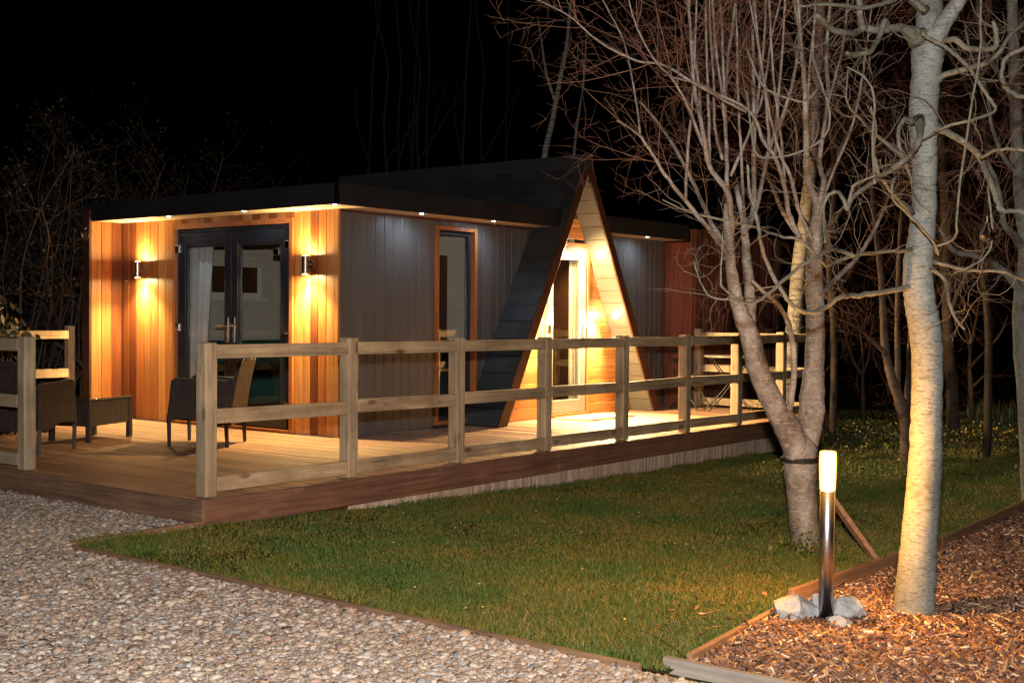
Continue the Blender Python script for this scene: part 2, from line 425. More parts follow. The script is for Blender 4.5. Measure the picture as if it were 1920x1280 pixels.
def bark(name, tones, zscale, xyscale, dark, dark_amt, bump=.6, rough=.8, patch=None):
    t = NT(name)
    n1 = t.noise(t.coord((xyscale, xyscale, zscale)), 1.0, 6, .68, .3)
    n2 = t.noise(t.coord((3.5, 3.5, 2.2)), 1.0, 5, .65)
    c = t.ramp(n2, [(.32, tones[0]), (.5, tones[1]), (.68, tones[2])])
    c = t.mix(c, dark, t.ramp(n1, [(.50, 0.0), (.64, dark_amt)]))
    n3 = t.noise(t.coord((60, 60, 90)), 1.0, 3, .7)
    c = t.mix(c, t.ramp(n3, [(.3, .72), (.7, 1.15)]), 1.0, 'MULTIPLY')
    if patch:
        c = t.mix(c, patch, t.ramp(t.noise(t.coord((5, 5, 4)), 1.0, 4, .6), [(.56, 0.0), (.70, .55)]))
    t.color(c); t.bump(n1, bump, .012); return t.set(rough, .25)
t = NT('mottled_cherry_bark')
n1 = t.noise(t.coord((15, 15, 85)), 1.0, 5, .7, .3); n2 = t.noise(t.coord((5, 5, 3.2)), 1.0, 6, .7); n3 = t.noise(t.coord((34, 34, 60)), 1.0, 4, .7)
c = t.ramp(n2, [(.28, (.075,.052,.038)), (.42, (.155,.122,.098)), (.54, (.25,.218,.192)), (.66, (.36,.335,.31))])
c = t.mix(c, (.42,.385,.34), t.ramp(n1, [(.54, 0.0), (.66, .75)]))
c = t.mix(c, (.035,.022,.016), t.ramp(n3, [(.30, .75), (.45, 0.0)]))
c = t.mix(c, (.10,.085,.04), t.ramp(t.noise(t.coord((4, 4, 3)), 1.0, 4, .6), [(.58, 0.0), (.72, .5)]))
t.color(c); t.bump(n3, .7, .015); M['bark_twin'] = t.set(.75, .3)
M['bark_pale'] = bark('pale_grey_bark', [(.120,.122,.105),(.175,.178,.162),(.225,.228,.212)], 120, 22, (.060,.052,.042), .75, .4)
M['limb_pale'] = bark('olive_grey_branch_bark', [(.085,.078,.052),(.125,.115,.085),(.16,.145,.11)], 40, 30, (.05,.036,.027), .6, .35)
M['bark_birch'] = bark('white_birch_bark', [(.42,.36,.30),(.48,.42,.36),(.52,.47,.42)], 34, 3.2, (.05,.035,.025), .9, .3)
M['bark_thicket'] = bark('thicket_bark', [(.030,.020,.014),(.045,.03,.022),(.05,.036,.028)], 30, 12, (.015,.01,.008), .7, .3)
M['twig_thicket'] = plain('thicket_twig', (.035,.022,.016), .7, .3)
M['bark_dark'] = bark('dull_brown_bark', [(.095,.062,.044),(.13,.09,.065),(.16,.115,.085)], 30, 12, (.03,.018,.012), .7, .5)
M['twig_red'] = plain('red_brown_twig', (.18,.092,.062), .6, .35, var=.35, scale=9)
M['twig_far'] = plain('far_red_twig', (.085,.036,.024), .7, .3, var=.35, scale=9)
M['bark_far'] = bark('far_tree_bark', [(.05,.032,.023),(.07,.046,.034),(.09,.062,.047)], 30, 12, (.02,.012,.008), .7, .5)
M['twig_grey'] = plain('grey_tan_twig', (.105,.078,.056), .6, .35, var=.3, scale=9)
M['twig_dark'] = plain('dark_twig', (.10,.062,.045), .7, .3, var=.35, scale=9)
t = NT('young_leaf'); t.color(t.ramp(t.island(), [(0,(.035,.05,.018)),(.5,(.055,.06,.024)),(1,(.085,.06,.032))])); M['leaf'] = t.set(.6, .3)
t = NT('broad_evergreen_leaf'); t.color(t.ramp(t.island(), [(0,(.04,.06,.02)),(.6,(.08,.085,.03)),(1,(.15,.10,.04))])); M['leaf_broad'] = t.set(.4, .5)
M['blossom'] = plain('pink_white_blossom', (.62,.45,.42), .7, .2, var=.3, scale=30)
M['narcissus'] = plain('yellow_petal', (.65,.42,.06), .6, .3, var=.3, scale=30)
M['tie'] = plain('black_rubber_tie', (.012,.011,.010), .7, .3)
t = NT('clear_bulb_glass'); gl = t.n('ShaderNodeBsdfGlass'); gl.inputs['Roughness'].default_value = 0; gl.inputs['IOR'].default_value = 1.3; t.l(gl.outputs[0], t.out.inputs[0]); M['bulb'] = t.m
# ================================================================== SETTING: ground
def sheet(name, x0, x1, y0, y1, off, mat, kind='structure', step=.5):
    nx = max(2, int((x1 - x0) / step)) if x1 - x0 < 80 else 220
    xs = np.linspace(x0, x1, nx + 1)
    V = np.array([(x, y, gz(x) + off) for y in (y0, y1) for x in xs]); n = nx + 1
    F = np.array([(i, i + 1, n + i + 1, n + i) for i in range(nx)])
    return tag(raw_mesh(name, V, F, mat), kind=kind)
def poly_sheet(name, pts, off, mat):
    V = np.array([(x, y, gz(x) + off) for x, y in pts])
    o = raw_mesh(name, V, np.array([list(range(len(pts)))]), mat); return tag(o, kind='structure')
xs = [-160, -60, -20, -6, -3, -1, 0, .5, 1, 1.5, 2, 2.5, 3, 4, 5, 6, 7, 8, 10, 12, 15, 20, 30, 60, 160]
V = np.array([(x, y, gz(x) - .03) for y in (-160, 160) for x in xs]); n = len(xs)
tag(raw_mesh('ground', V, np.array([(i, i + 1, n + i + 1, n + i) for i in range(n - 1)]), M['soil']), kind='structure')
V = np.array([(-14, -14, -.168), (-1.045, -14, -.168), (-1.045, -.075, -.168), (-.04, -.075, -.168), (-.04, 14, -.168), (-14, 14, -.168)])
tag(raw_mesh('gravel_path', V, np.array([[0, 1, 2, 3, 4, 5]]), M['gravel_bed']), kind='structure')
def mulch_edge(X):                        # Y of the timber edge between lawn and bark
    return -4.12 + .105 * (X + .3) if X < .45 else -3.985 + .049 * (X - .6)
lx = [-1.02, -.6, -.2, 0, .3, .45] + [.5 + .5 * k for k in range(56)]
V = np.array([(x, mulch_edge(x) + .012, gz(x) - .008) for x in lx] + [(x, 0.03 if x < 10.3 else 9.0, gz(x) - .008) for x in lx]); n = len(lx)
tag(raw_mesh('lawn', V, np.array([(i, i + 1, n + i + 1, n + i) for i in range(n - 1)]), M['turf']), kind='structure')
V = np.array([(x, -16, gz(x) - .006) for x in lx] + [(x, mulch_edge(x) - .012, gz(x) - .006) for x in lx])
V[0, 0] = V[n, 0] = -.90
tag(raw_mesh('bark_mulch', V, np.array([(i, i + 1, n + i + 1, n + i) for i in range(n - 1)]), M['mulch_bed']), kind='structure')

# ---- gravel stones (uncountable)
def ico():
    p = (1 + 5 ** .5) / 2
    v = np.array([(-1,p,0),(1,p,0),(-1,-p,0),(1,-p,0),(0,-1,p),(0,1,p),(0,-1,-p),(0,1,-p),(p,0,-1),(p,0,1),(-p,0,-1),(-p,0,1)], float)
    v /= np.linalg.norm(v[0])
    f = np.array([(0,11,5),(0,5,1),(0,1,7),(0,7,10),(0,10,11),(1,5,9),(5,11,4),(11,10,2),(10,7,6),(7,1,8),(3,9,4),(3,4,2),(3,2,6),(3,6,8),(3,8,9),(4,9,5),(2,4,11),(6,2,10),(8,6,7),(9,8,1)])
    return v, f
IV, IF = ico()
def scatter(n, x0, x1, y0, y1, cond, dmax, thin_from, thin_pow):
    P = np.stack([RNG.uniform(x0, x1, n), RNG.uniform(y0, y1, n), np.zeros(n)], 1)
    P[:, 2] = ground_z(P[:, 0])
    ok, d = in_view(P)
    ok &= cond(P) & (d < dmax) & (RNG.random(n) < np.minimum(1, (thin_from / np.maximum(d, .1)) ** thin_pow))
    return P[ok], d[ok]
P1, d1 = scatter(760000, -5, -1.06, -6, -.08, lambda P: P[:, 0] > -99, 12, 6.0, 1.2)
P2, d2 = scatter(320000, -5, -.05, -.08, 4.2, lambda P: P[:, 0] > -99, 13, 6.0, 1.2)
P = np.vstack([P1, P2]); d = np.concatenate([d1, d2]); n = len(P)
size = RNG.lognormal(math.log(.0083), .42, n) * (1 + .045 * np.maximum(d - 6, 0)); size = np.minimum(size, .028)
sc = np.stack([size * RNG.uniform(.8, 1.45, n), size * RNG.uniform(.7, 1.1, n), size * RNG.uniform(.30, .62, n)], 1)
vv = IV[None] * RNG.uniform(.62, 1.3, (n, 12, 1)) * sc[:, None, :]
a, b = RNG.uniform(0, 2 * math.pi, n), RNG.normal(0, .38, n)
y, z = vv[..., 1] * np.cos(b)[:, None] - vv[..., 2] * np.sin(b)[:, None], vv[..., 1] * np.sin(b)[:, None] + vv[..., 2] * np.cos(b)[:, None]
x, y = vv[..., 0] * np.cos(a)[:, None] - y * np.sin(a)[:, None], vv[..., 0] * np.sin(a)[:, None] + y * np.cos(a)[:, None]
vv = np.stack([x, y, z], 2) + P[:, None, :]; vv[..., 2] += (-.012 + sc[:, 2] * RNG.uniform(.2, 1.1, n))[:, None]
tag(raw_mesh('gravel_stones', vv.reshape(-1, 3), (IF[None] + 12 * np.arange(n)[:, None, None]).reshape(-1, 3), M['stone']), 'loose mixed brown and grey gravel stones covering the path', 'gravel', kind='stuff')

# ---- grass (uncountable)
def patchy(P):
    tot = np.zeros(len(P))
    for cell, amp, sd in ((.9, .45, 1), (.32, .35, 2), (.11, .2, 3)):     # smooth random patches at three sizes
        G = np.random.default_rng(sd).random((300, 300)); x, y = (P[:, 0] + 6) / cell, (P[:, 1] + 10) / cell
        i, j = np.floor(x).astype(int) % 298, np.floor(y).astype(int) % 298; fx, fy = x % 1, y % 1; fx = fx * fx * (3 - 2 * fx); fy = fy * fy * (3 - 2 * fy)
        tot += amp * ((G[i, j] * (1 - fx) + G[i + 1, j] * fx) * (1 - fy) + (G[i, j + 1] * (1 - fx) + G[i + 1, j + 1] * fx) * fy)
    return np.clip((tot - .5) * 2.2 + .5, 0, 1)
ME = np.vectorize(mulch_edge)
Pg, dg = scatter(1150000, -1.0, 16, -4.2, 0.0, lambda P: (P[:, 1] > ME(P[:, 0]) + .03) & (P[:, 1] < -.02 + .0 * P[:, 0]), 21, 6.5, 1.7)
Ph, dh = scatter(120000, 10.4, 20, 0.0, 5.0, lambda P: P[:, 0] > -9, 22, 6.5, 1.7)
P = np.vstack([Pg, Ph]); d = np.concatenate([dg, dh]); keep = RNG.random(len(P)) < .45 + .8 * patchy(P); P, d = P[keep], d[keep]; n = len(P)
h = RNG.uniform(.018, .046, n) * (.55 + .8 * patchy(P)); h *= np.where(RNG.random(n) < .03, 1.7, 1)
edge = np.exp(-np.abs(P[:, 1] + .03) / .08) * (P[:, 0] < 10.3); h *= .70 * (1 + .5 * edge)
w = RNG.uniform(.0018, .0036, n) * np.maximum(1, d / 6.5) ** 1.0
a = RNG.uniform(0, 2 * math.pi, n); la = RNG.uniform(0, 2 * math.pi, n); ln = h * RNG.uniform(.15, .9, n)
s = np.stack([np.cos(a), np.sin(a), 0 * a], 1) * w[:, None]; lean = np.stack([np.cos(la), np.sin(la), 0 * la], 1)
up = np.array([0, 0, 1.0]); B = P.copy(); B[:, 2] -= .01
Vg = np.stack([B - s, B + s, B + s * .7 + lean * (ln * .35)[:, None] + up * (h * .62)[:, None], B - s * .7 + lean * (ln * .35)[:, None] + up * (h * .62)[:, None],
               B + lean * ln[:, None] + up * h[:, None] + s * .12, B + lean * ln[:, None] + up * h[:, None] - s * .12], 1)
Fg = np.array([(0, 1, 2, 3), (3, 2, 4, 5)])
tag(raw_mesh('grass_blades', Vg.reshape(-1, 3), (Fg[None] + 6 * np.arange(n)[:, None, None]).reshape(-1, 4), M['blade']), 'short mown grass of the lawn beside the deck', 'grass', kind='stuff')

# ---- bark chips (uncountable)
Pc, dc = scatter(520000, -.9, 14, -9.5, -3.4, lambda P: P[:, 1] < ME(P[:, 0]) - .02, 17, 6.0, 1.5)
n = len(Pc)
L = RNG.lognormal(math.log(.0165), .55, n) * np.maximum(1, dc / 8); L = np.minimum(L, .085); Wd = np.minimum(L * .5, RNG.uniform(.0028, .0085, n) * np.maximum(1, dc / 7)); T = RNG.uniform(.0012, .004, n)
cb = np.array([(-1,-1,-1),(1,-.6,-1),(.85,1,-1),(-.8,.7,-1),(-1,-1,1),(1,-.6,1),(.85,1,1),(-.8,.7,1)], float)
vv = cb[None] * np.stack([L, Wd, T], 1)[:, None, :]
b = RNG.normal(0, .32, n); c2 = RNG.normal(0, .5, n); a = RNG.uniform(0, 2 * math.pi, n)
y, z = vv[..., 1] * np.cos(c2)[:, None] - vv[..., 2] * np.sin(c2)[:, None], vv[..., 1] * np.sin(c2)[:, None] + vv[..., 2] * np.cos(c2)[:, None]
x, z = vv[..., 0] * np.cos(b)[:, None] - z * np.sin(b)[:, None], vv[..., 0] * np.sin(b)[:, None] + z * np.cos(b)[:, None]
x, y = x * np.cos(a)[:, None] - y * np.sin(a)[:, None], x * np.sin(a)[:, None] + y * np.cos(a)[:, None]
vv = np.stack([x, y, z], 2) + Pc[:, None, :]; vv[..., 2] += (RNG.uniform(-.004, .014, n) + .3 * L * np.abs(np.sin(b)))[:, None]
CF = np.array([(0,3,2,1),(4,5,6,7),(0,1,5,4),(1,2,6,5),(2,3,7,6),(3,0,4,7)])
tag(raw_mesh('bark_chips', vv.reshape(-1, 3), (CF[None] + 8 * np.arange(n)[:, None, None]).reshape(-1, 4), M['chip']), 'loose red brown bark chips covering the tree bed', 'bark chips', kind='stuff')

# ---- timber edgings
def board(name, p, q, top_p, top_q, h, w, mat, label):
    p, q = np.array([*p, top_p - h / 2]), np.array([*q, top_q - h / 2])
    return tag(MB().bar(p, q, w, h).build(name, mat, bevel=.003), label, 'edging')
board('timber_edging', (-1.03, -.09), (-1.03, -4.07), -.142, -.142, .09, .026, M['edging_y'], 'long low timber edging board dividing the gravel path from the lawn')
board('timber_edging', (-1.05, -.065), (-.03, -.05), -.135, -.128, .09, .026, M['edging'], 'short timber edging board running from the deck corner to the lawn tip')
board('timber_edging', (-.87, -4.20), (.45, -4.045), -.112, -.135, .12, .028, M['edging'], 'orange timber edging between lawn and bark, nearest the grey corner board')
board('timber_edging', (.46, -4.01), (3.05, -3.865), -.105, -.222, .15, .03, M['edging'], 'timber edging board behind the bollard lamp between lawn and bark')
board('timber_edging', (3.06, -3.865), (9.5, -3.55), -.222, -.295, .14, .03, M['edging'], 'far timber edging board running right of the pale tree trunk')
o = board('corner_board', (-.93, -4.12), (-.87, -5.6), -.122, -.14, .10, .03, M['greyboard'], 'weathered grey board closing the front end of the bark bed')
board('timber_peg', (-.845, -4.315), (-.80, -4.32), -.118, -.118, .10, .04, M['edging'], 'small brown timber peg behind the grey corner board')

# ================================================================== DECK
deck = thing('timber_deck', 'long low timber deck with red brown fascia wrapping the cabin', 'deck', (0, 0, 0))
bd = MB(); x = .0; bw = .116
XE, YE = 10.0, 6.36
while x < XE - .02:
    y1 = YE if x < 3.42 else 2.40
    bd.box(x, x + bw, 0.0, y1, -.028, RNG.uniform(-.004, .0))
    x += bw + .012
bd.build('deck_boards', M['deck'], deck, bevel=.006)
MB().box(-.03, -.002, -.03, YE, -.195, -.004).build('front_fascia', M['fascia'], deck, bevel=.003)
MB().box(-.002, 3.997, -.03, -.002, -.192, -.004).build('side_fascia', M['fascia_x'], deck, bevel=.003)
MB().box(4.003, XE, -.0295, -.002, -.19, -.0045).build('side_fascia', M['fascia_x'], deck, bevel=.003)
sk = MB(); x = 1.42
while x < XE - .02:
    sk.box(x, x + .024, .02, .04, gz(x) - .02, -.10); x += .0305
sk.box(1.40, XE, .045, .06, gz(XE) - .02, -.10)
sk.build('skirt_slats', M['skirt'], deck)
ug = MB(); ug.box(.02, XE, .10, .14, -.38, -.05); ug.box(.02, .05, .14, YE, -.38, -.05); ug.build('joist_frame', M['brown_furn'], deck)

# ================================================================== FENCES
RZ = ((.935, 1.03), (.49, .59), (.035, .135))
def post(parent, cx, cy, h=1.055, w=.105):
    MB().box(cx - w / 2, cx + w / 2, cy - w / 2, cy + w / 2, 0.001, h + RNG.uniform(-.012, .012)).build('post', M['post'], parent, bevel=.012)
PX = [.095, 1.43, 2.69, 3.93, 5.24, 6.48, 7.67, 8.83, 9.93]
fen = thing('post_and_rail_fence', 'long three rail pine fence along the lawn side of the deck', 'fence', (5, .08, 0))
for x in PX: post(fen, x, .084)
for a, b in zip(PX[:-1], PX[1:]):
    for z0, z1 in RZ:
        j = RNG.uniform(-.008, .008)
        p = MB(); p.bar((a + .053, .055, (z0 + z1) / 2 + j), (b - .053, .055, (z0 + z1) / 2 - j), .044, z1 - z0); p.build('rail', M['rail_x'], fen, bevel=.004)
fe = thing('post_and_rail_fence', 'short lamplit pine fence closing the far end of the deck behind the bistro table', 'fence', (9.93, 1.0, 0))
post(fe, 9.93, 1.86, 1.09)
for z0, z1 in RZ:
    p = MB(); p.bar((9.91, .14, (z0 + z1) / 2), (9.91, 1.80, (z0 + z1) / 2), .044, z1 - z0); p.build('rail', M['rail_y'], fe, bevel=.004)
ff = thing('post_and_rail_fence', 'pine fence left of the deck entrance in front of the wicker armchair', 'fence', (.08, 4, 0))
for y in (2.30, 3.55, 4.8, 6.05): post(ff, .09, y)
for a, b in ((2.30, 3.55), (3.55, 4.8), (4.8, 6.05)):
    for z0, z1 in RZ:
        p = MB(); p.bar((.06, a + .053, (z0 + z1) / 2), (.06, b - .053, (z0 + z1) / 2), .044, z1 - z0); p.build('rail', M['rail_y'], ff, bevel=.004)
fl2 = thing('post_and_rail_fence', 'warmly lit pine fence at the left end of the deck meeting the cabin corner', 'fence', (1.5, 6.27, 0))
for x in (.45, 1.70, 2.98): post(fl2, x, 6.27, 1.08, .09)
for a, b in ((.45, 1.70), (1.70, 2.98)):
    for z0, z1 in RZ:
        p = MB(); p.bar((a, 6.20, (z0 + z1) / 2), (b - .07, 6.20, (z0 + z1) / 2), .04, z1 - z0); p.build('rail', M['rail_x'], fl2, bevel=.004)

# ================================================================== CABIN
cabin = thing('holiday_cabin', 'timber cabin with cedar front, grey side and A-frame porch', 'cabin', (3.5, 2.353, 0))
XW, YW = 3.5, 2.353
AX, AZ, AH = 7.2, 3.17, 1.72            # A-frame: ridge x, ridge height, half width at deck level (outer)
IZ, IH = 2.973, 1.56                    # inner outline
AY, DY = 1.86, 2.20                     # front plane and door wall
def a_out(z): return AH * (1 - z / AZ)
def a_in(z): return IH * (1 - z / IZ)
def clad(name, mat, axis, a0, a1, width, plane, thick, z0, z1, holes=(), zfun=None, gap=.004, parent=cabin, bevel=.006, glint=None):
    cuts = sorted(set([a0, a1] + [h for hole in holes for h in hole[:2] if a0 < h < a1]))
    m = MB()
    for s0, s1 in zip(cuts[:-1], cuts[1:]):
        k = max(1, round((s1 - s0) / width)); ws = np.linspace(s0, s1, k + 1)
        for u0, u1 in zip(ws[:-1], ws[1:]):
            mid = (u0 + u1) / 2; segs = [(z0, z1)]
            if zfun: segs = [(max(z0, zfun(u0, u1)), z1)]
            for h in holes:
                if h[0] < mid < h[1]:
                    segs = [(p, q) for s in segs for p, q in ((s[0], min(s[1], h[2])), (max(s[0], h[3]), s[1])) if q - p > .01]
            for p, q in segs:
                if q - p < .01: continue
                if axis == 'y': m.box(plane, plane + thick, u0 + gap / 2, u1 - gap / 2, p, q)
                else: m.box(u0 + gap / 2, u1 - gap / 2, plane, plane + thick, p, q)
                if glint is not None: glint.box(u1 - .0028, u1 + .0028, plane + .0075, plane + .012, p, q)
    return m.build(name, mat, parent, bevel=bevel)
# --- front (cedar) wall with the french doors
DH = (3.0, 5.02, -.02, 2.225)
fw = clad('cedar_wall', M['cedar'], 'y', 2.40, 6.0, .131, XW, .02, 0.0, 2.315, [DH])
MB().box(XW - .004, XW + .03, 2.345, 2.398, 0, 2.31).build('corner_trim', M['cedar'], cabin, bevel=.003)
fin = clad('cedar_fin', M['cedar'], 'x', 3.085, 3.5, .138, 6.0, .02, 0.0, 2.315)
MB().box(3.06, 3.084, 6.0, 6.15, -.02, 2.43).build('fin_end_board', M['dark_trim'], cabin, bevel=.003)
MB().box(3.084, 9.9, 6.13, 6.15, -.3, 2.31).build('back_wall', M['brown_furn'], cabin)
bk = MB(); bk.box(XW + .021, XW + .10, 2.43, 3.0, -.3, 2.31); bk.box(XW + .021, XW + .10, 5.02, 6.0, -.3, 2.31); bk.box(XW + .021, XW + .10, 3.0, 5.02, 2.225, 2.31)
bk.build('wall_core', M['cream'], cabin)
# --- grey side wall with tall window, clipped by the A-frame slope
WIN = (4.96, 5.66, .03, 2.225)
def slope_clip_l(u0, u1):
    return AZ * (1 - (AX - u0) / AH) - .04 if u0 > AX - AH else 0.0
def slope_clip_r(u0, u1):
    return AZ * (1 - (u1 - AX) / AH) - .04 if u1 < AX + AH else 0.0
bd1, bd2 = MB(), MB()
clad('grey_wall', M['grey'], 'x', 3.505, 6.85, .135, YW, .02, 0.0, 2.315, [WIN], slope_clip_l, gap=.001, bevel=.012, glint=bd1)
clad('grey_wall', M['grey'], 'x', 7.55, 9.82, .135, YW, .02, 0.0, 2.315, (), slope_clip_r, gap=.001, bevel=.012, glint=bd2)
bd1.build('painted_groove_glints', M['glint'], cabin); bd2.build('painted_groove_glints', M['glint'], cabin)  # added thin strips standing in for light caught on the groove edges
bk = MB(); bk.box(3.605, 4.96, YW + .021, YW + .09, -.3, 2.31); bk.box(4.96, 5.66, YW + .021, YW + .09, 2.225, 2.31); bk.box(5.66, 5.95, YW + .021, YW + .09, -.3, 2.31)
bk.build('wall_core', M['cream'], cabin)
MB().box(8.3, 9.82, YW + .021, YW + .09, -.3, 2.31).build('wall_core', M['cream'], cabin)
# --- far cedar bay
clad('cedar_fin', M['bay_fin'], 'y', 1.952, 2.353, .10, 9.82, .02, 0.0, 2.28)
clad('cedar_bay', M['bay'], 'x', 9.822, 12.6, .118, 1.93, .02, -.3, 2.46)
MB().box(12.58, 12.6, 1.952, 6.1, -.3, 2.46).build('bay_end_wall', M['bay'], cabin)
# --- flat roof: black fascia, soffit, deck
FX, FY = 3.09, 1.95
fz0, fz1 = 2.295, 2.505
r = MB(); r.box(FX, FX + .03, FY, 6.17, fz0, fz1); r.box(FX, 6.78, FY, FY + .03, fz0 + .0005, fz1 - .0005) ; r.box(7.62, 9.80, FY + .001, FY + .03, fz0, fz1)
r.build('roof_fascia', M['black'], cabin, bevel=.003)
MB().box(FX - .004, FX + .004, FY - .004, FY + .004, fz0 + .01, fz1 + .004).build('fascia_corner_trim', M['brushed'], cabin)
r = MB(); r.box(FX + .031, 6.85, FY + .031, 6.15, 2.44, 2.46); r.box(7.55, 12.55, FY + .031, 6.15, 2.44, 2.46); r.build('flat_roof', M['membrane'], cabin)
so = MB()
for a, b in ((FX + .031, FX + .165), (FX + .167, FX + .30), (FX + .302, 3.498)): so.box(a, b, FY + .031, 5.998, 2.30, 2.312)
for a, b in ((FY + .031, FY + .165), (FY + .167, FY + .30), (FY + .302, 2.351)):
    so.box(3.50, 6.78, a, b, 2.30, 2.312); so.box(7.62, 9.81, a, b, 2.30, 2.312)
so.build('soffit', M['soffit'], cabin)
tr = MB(); tr.box(3.52, 6.85, YW - .012, YW - .001, 2.272, 2.299); tr.build('wall_head_trim', M['dark_trim'], cabin)
# --- soffit leds
for k, (lx_, ly_) in enumerate([(3.17, 4.66), (3.17, 3.40), (3.17, 2.06), (4.42, 2.06), (5.62, 2.06), (8.88, 2.06)]):
    d = MB(); d.lathe([(.017, 2.2985), (.016, 2.2935), (.010, 2.2930)], (lx_, ly_, 0), 2, 16)
    dl = d.build('soffit_led', M['led'], cabin)
    side = k >= 3
    light('soffit_led_beam', 'SPOT', (lx_, ly_, 2.285), 16.0 if side else 5.0, (.62, .80, 1.0), cabin, (0, .35, -1) if side else (.3, 0, -1), spot_size=math.radians(150), spot_blend=1.0, shadow_soft_size=.012)
# --- french doors
fd = MB()
x0, x1 = XW + .015, XW + .085
Y0, Y1, ZT = 3.055, 4.965, 2.185
fd.box(x0, x1, Y0, Y0 + .05, 0.0, ZT); fd.box(x0, x1, Y1 - .05, Y1, 0.0, ZT); fd.box(x0, x1, Y0 + .05, Y1 - .05, ZT - .05, ZT); fd.box(x0, x1, Y0 + .05, Y1 - .05, 0.0, .04)
fd.build('door_frame', M['anthracite'], cabin, bevel=.004)
su = MB(); su.box(XW - .025, XW + .014, 3.0, 3.054, 0, 2.24); su.box(XW - .025, XW + .014, 4.966, 5.02, 0, 2.24); su.box(XW - .025, XW + .014, 3.054, 4.966, 2.186, 2.24); su.box(XW - .03, XW + .014, 3.054, 4.966, .001, .03)
su.build('door_surround', M['cedar_trim'], cabin, bevel=.004)
YM = (Y0 + Y1) / 2
for side, (ya, yb) in enumerate(((Y0 + .052, YM - .002), (YM + .002, Y1 - .052))):
    lf = MB(); xa, xb = XW + .0, XW + .062; za, zb = .045, ZT - .055; st_ = .105
    lf.box(xa, xb, ya, ya + st_, za, zb); lf.box(xa, xb, yb - st_, yb, za, zb); lf.box(xa, xb, ya + st_, yb - st_, zb - .135, zb); lf.box(xa, xb, ya + st_, yb - st_, za, za + .17)
    leaf = lf.build('door_leaf', M['anthracite'], cabin, bevel=.006)
    bdm = MB(); ga, gb, gza, gzb = ya + st_, yb - st_, za + .17, zb - .135
    for b0 in (ga, gb - .018): bdm.box(xa + .012, xb - .004, b0, b0 + .018, gza, gzb)
    bdm.box(xa + .012, xb - .004, ga + .018, gb - .018, gzb - .018, gzb); bdm.box(xa + .012, xb - .004, ga + .018, gb - .018, gza, gza + .018)
    bdm.build('glazing_bead', M['anthracite'], leaf, bevel=.003)
    MB().box(xa + .030, xa + .034, ga + .018, gb - .018, gza + .018, gzb - .018).build('glass_pane', M['glass'], leaf)
    sgn = 1 if side == 0 else -1
    hy = (YM - .055) if side == 0 else (YM + .055)
    hd = MB(); hd.box(xa - .012, xa - .001, hy - .016, hy + .016, .93, 1.20); hd.lathe([(.012, -.06), (.012, -.002)], (xa, hy, 1.115), 0, 10)
    hd.tube([(xa - .055, hy, 1.115), (xa - .06, hy - sgn * .03, 1.115), (xa - .06, hy - sgn * .125, 1.112)], [.010, .010, .008], 8)
    hd.build('handle', M['chrome'], leaf, smooth=False, bevel=.003)
    hy2 = yb + .018 if side == 1 else ya - .018
    for hz in (.28, 1.08, 1.96):
        MB().box(xa - .026, xa + .004, hy2 - .032, hy2 + .032, hz - .045, hz + .045).build('hinge', M['chrome'], leaf, bevel=.008)
    tv = MB(); ym_ = (ya + yb) / 2; tv.box(xa - .012, xa - .001, ym_ - .13, ym_ + .13, zb - .085, zb - .062); tv.build('trickle_vent', M['anthracite'], leaf, bevel=.004)
    if side == 0:
        MB().box(xa + .0, xa + .028, ga + .03, ga + .12, 1.86, 1.93).build('door_catch', M['chrome'], leaf, bevel=.006)
# --- tall side window
w0, w1, wz0, wz1 = WIN
su = MB(); su.box(w0, w0 + .045, YW - .03, YW + .10, wz0, wz1); su.box(w1 - .045, w1, YW - .03, YW + .10, wz0, wz1); su.box(w0 + .045, w1 - .045, YW - .03, YW + .10, wz1 - .045, wz1); su.box(w0 + .045, w1 - .045, YW - .03, YW + .10, wz0, wz0 + .04)
wf = su.build('window_surround', M['cedar_trim'], cabin, bevel=.004)
fr_ = MB(); a0, a1 = w0 + .047, w1 - .047
fr_.box(a0, a0 + .045, YW + .03, YW + .09, wz0 + .042, wz1 - .047); fr_.box(a1 - .045, a1, YW + .03, YW + .09, wz0 + .042, wz1 - .047); fr_.box(a0 + .045, a1 - .045, YW + .03, YW + .09, wz1 - .09, wz1 - .047); fr_.box(a0 + .045, a1 - .045, YW + .03, YW + .09, wz0 + .042, wz0 + .09)
wfr = fr_.build('window_frame', M['anthracite'], cabin, bevel=.004)
MB().box(a0 + .045, a1 - .045, YW + .055, YW + .059, wz0 + .09, wz1 - .09).build('glass_pane', M['glass'], wfr)
MB().box(w0 - .03, w1 + .03, YW - .06, YW - .002, 0.004, .029).build('window_sill', M['anthracite'], cabin, bevel=.004)
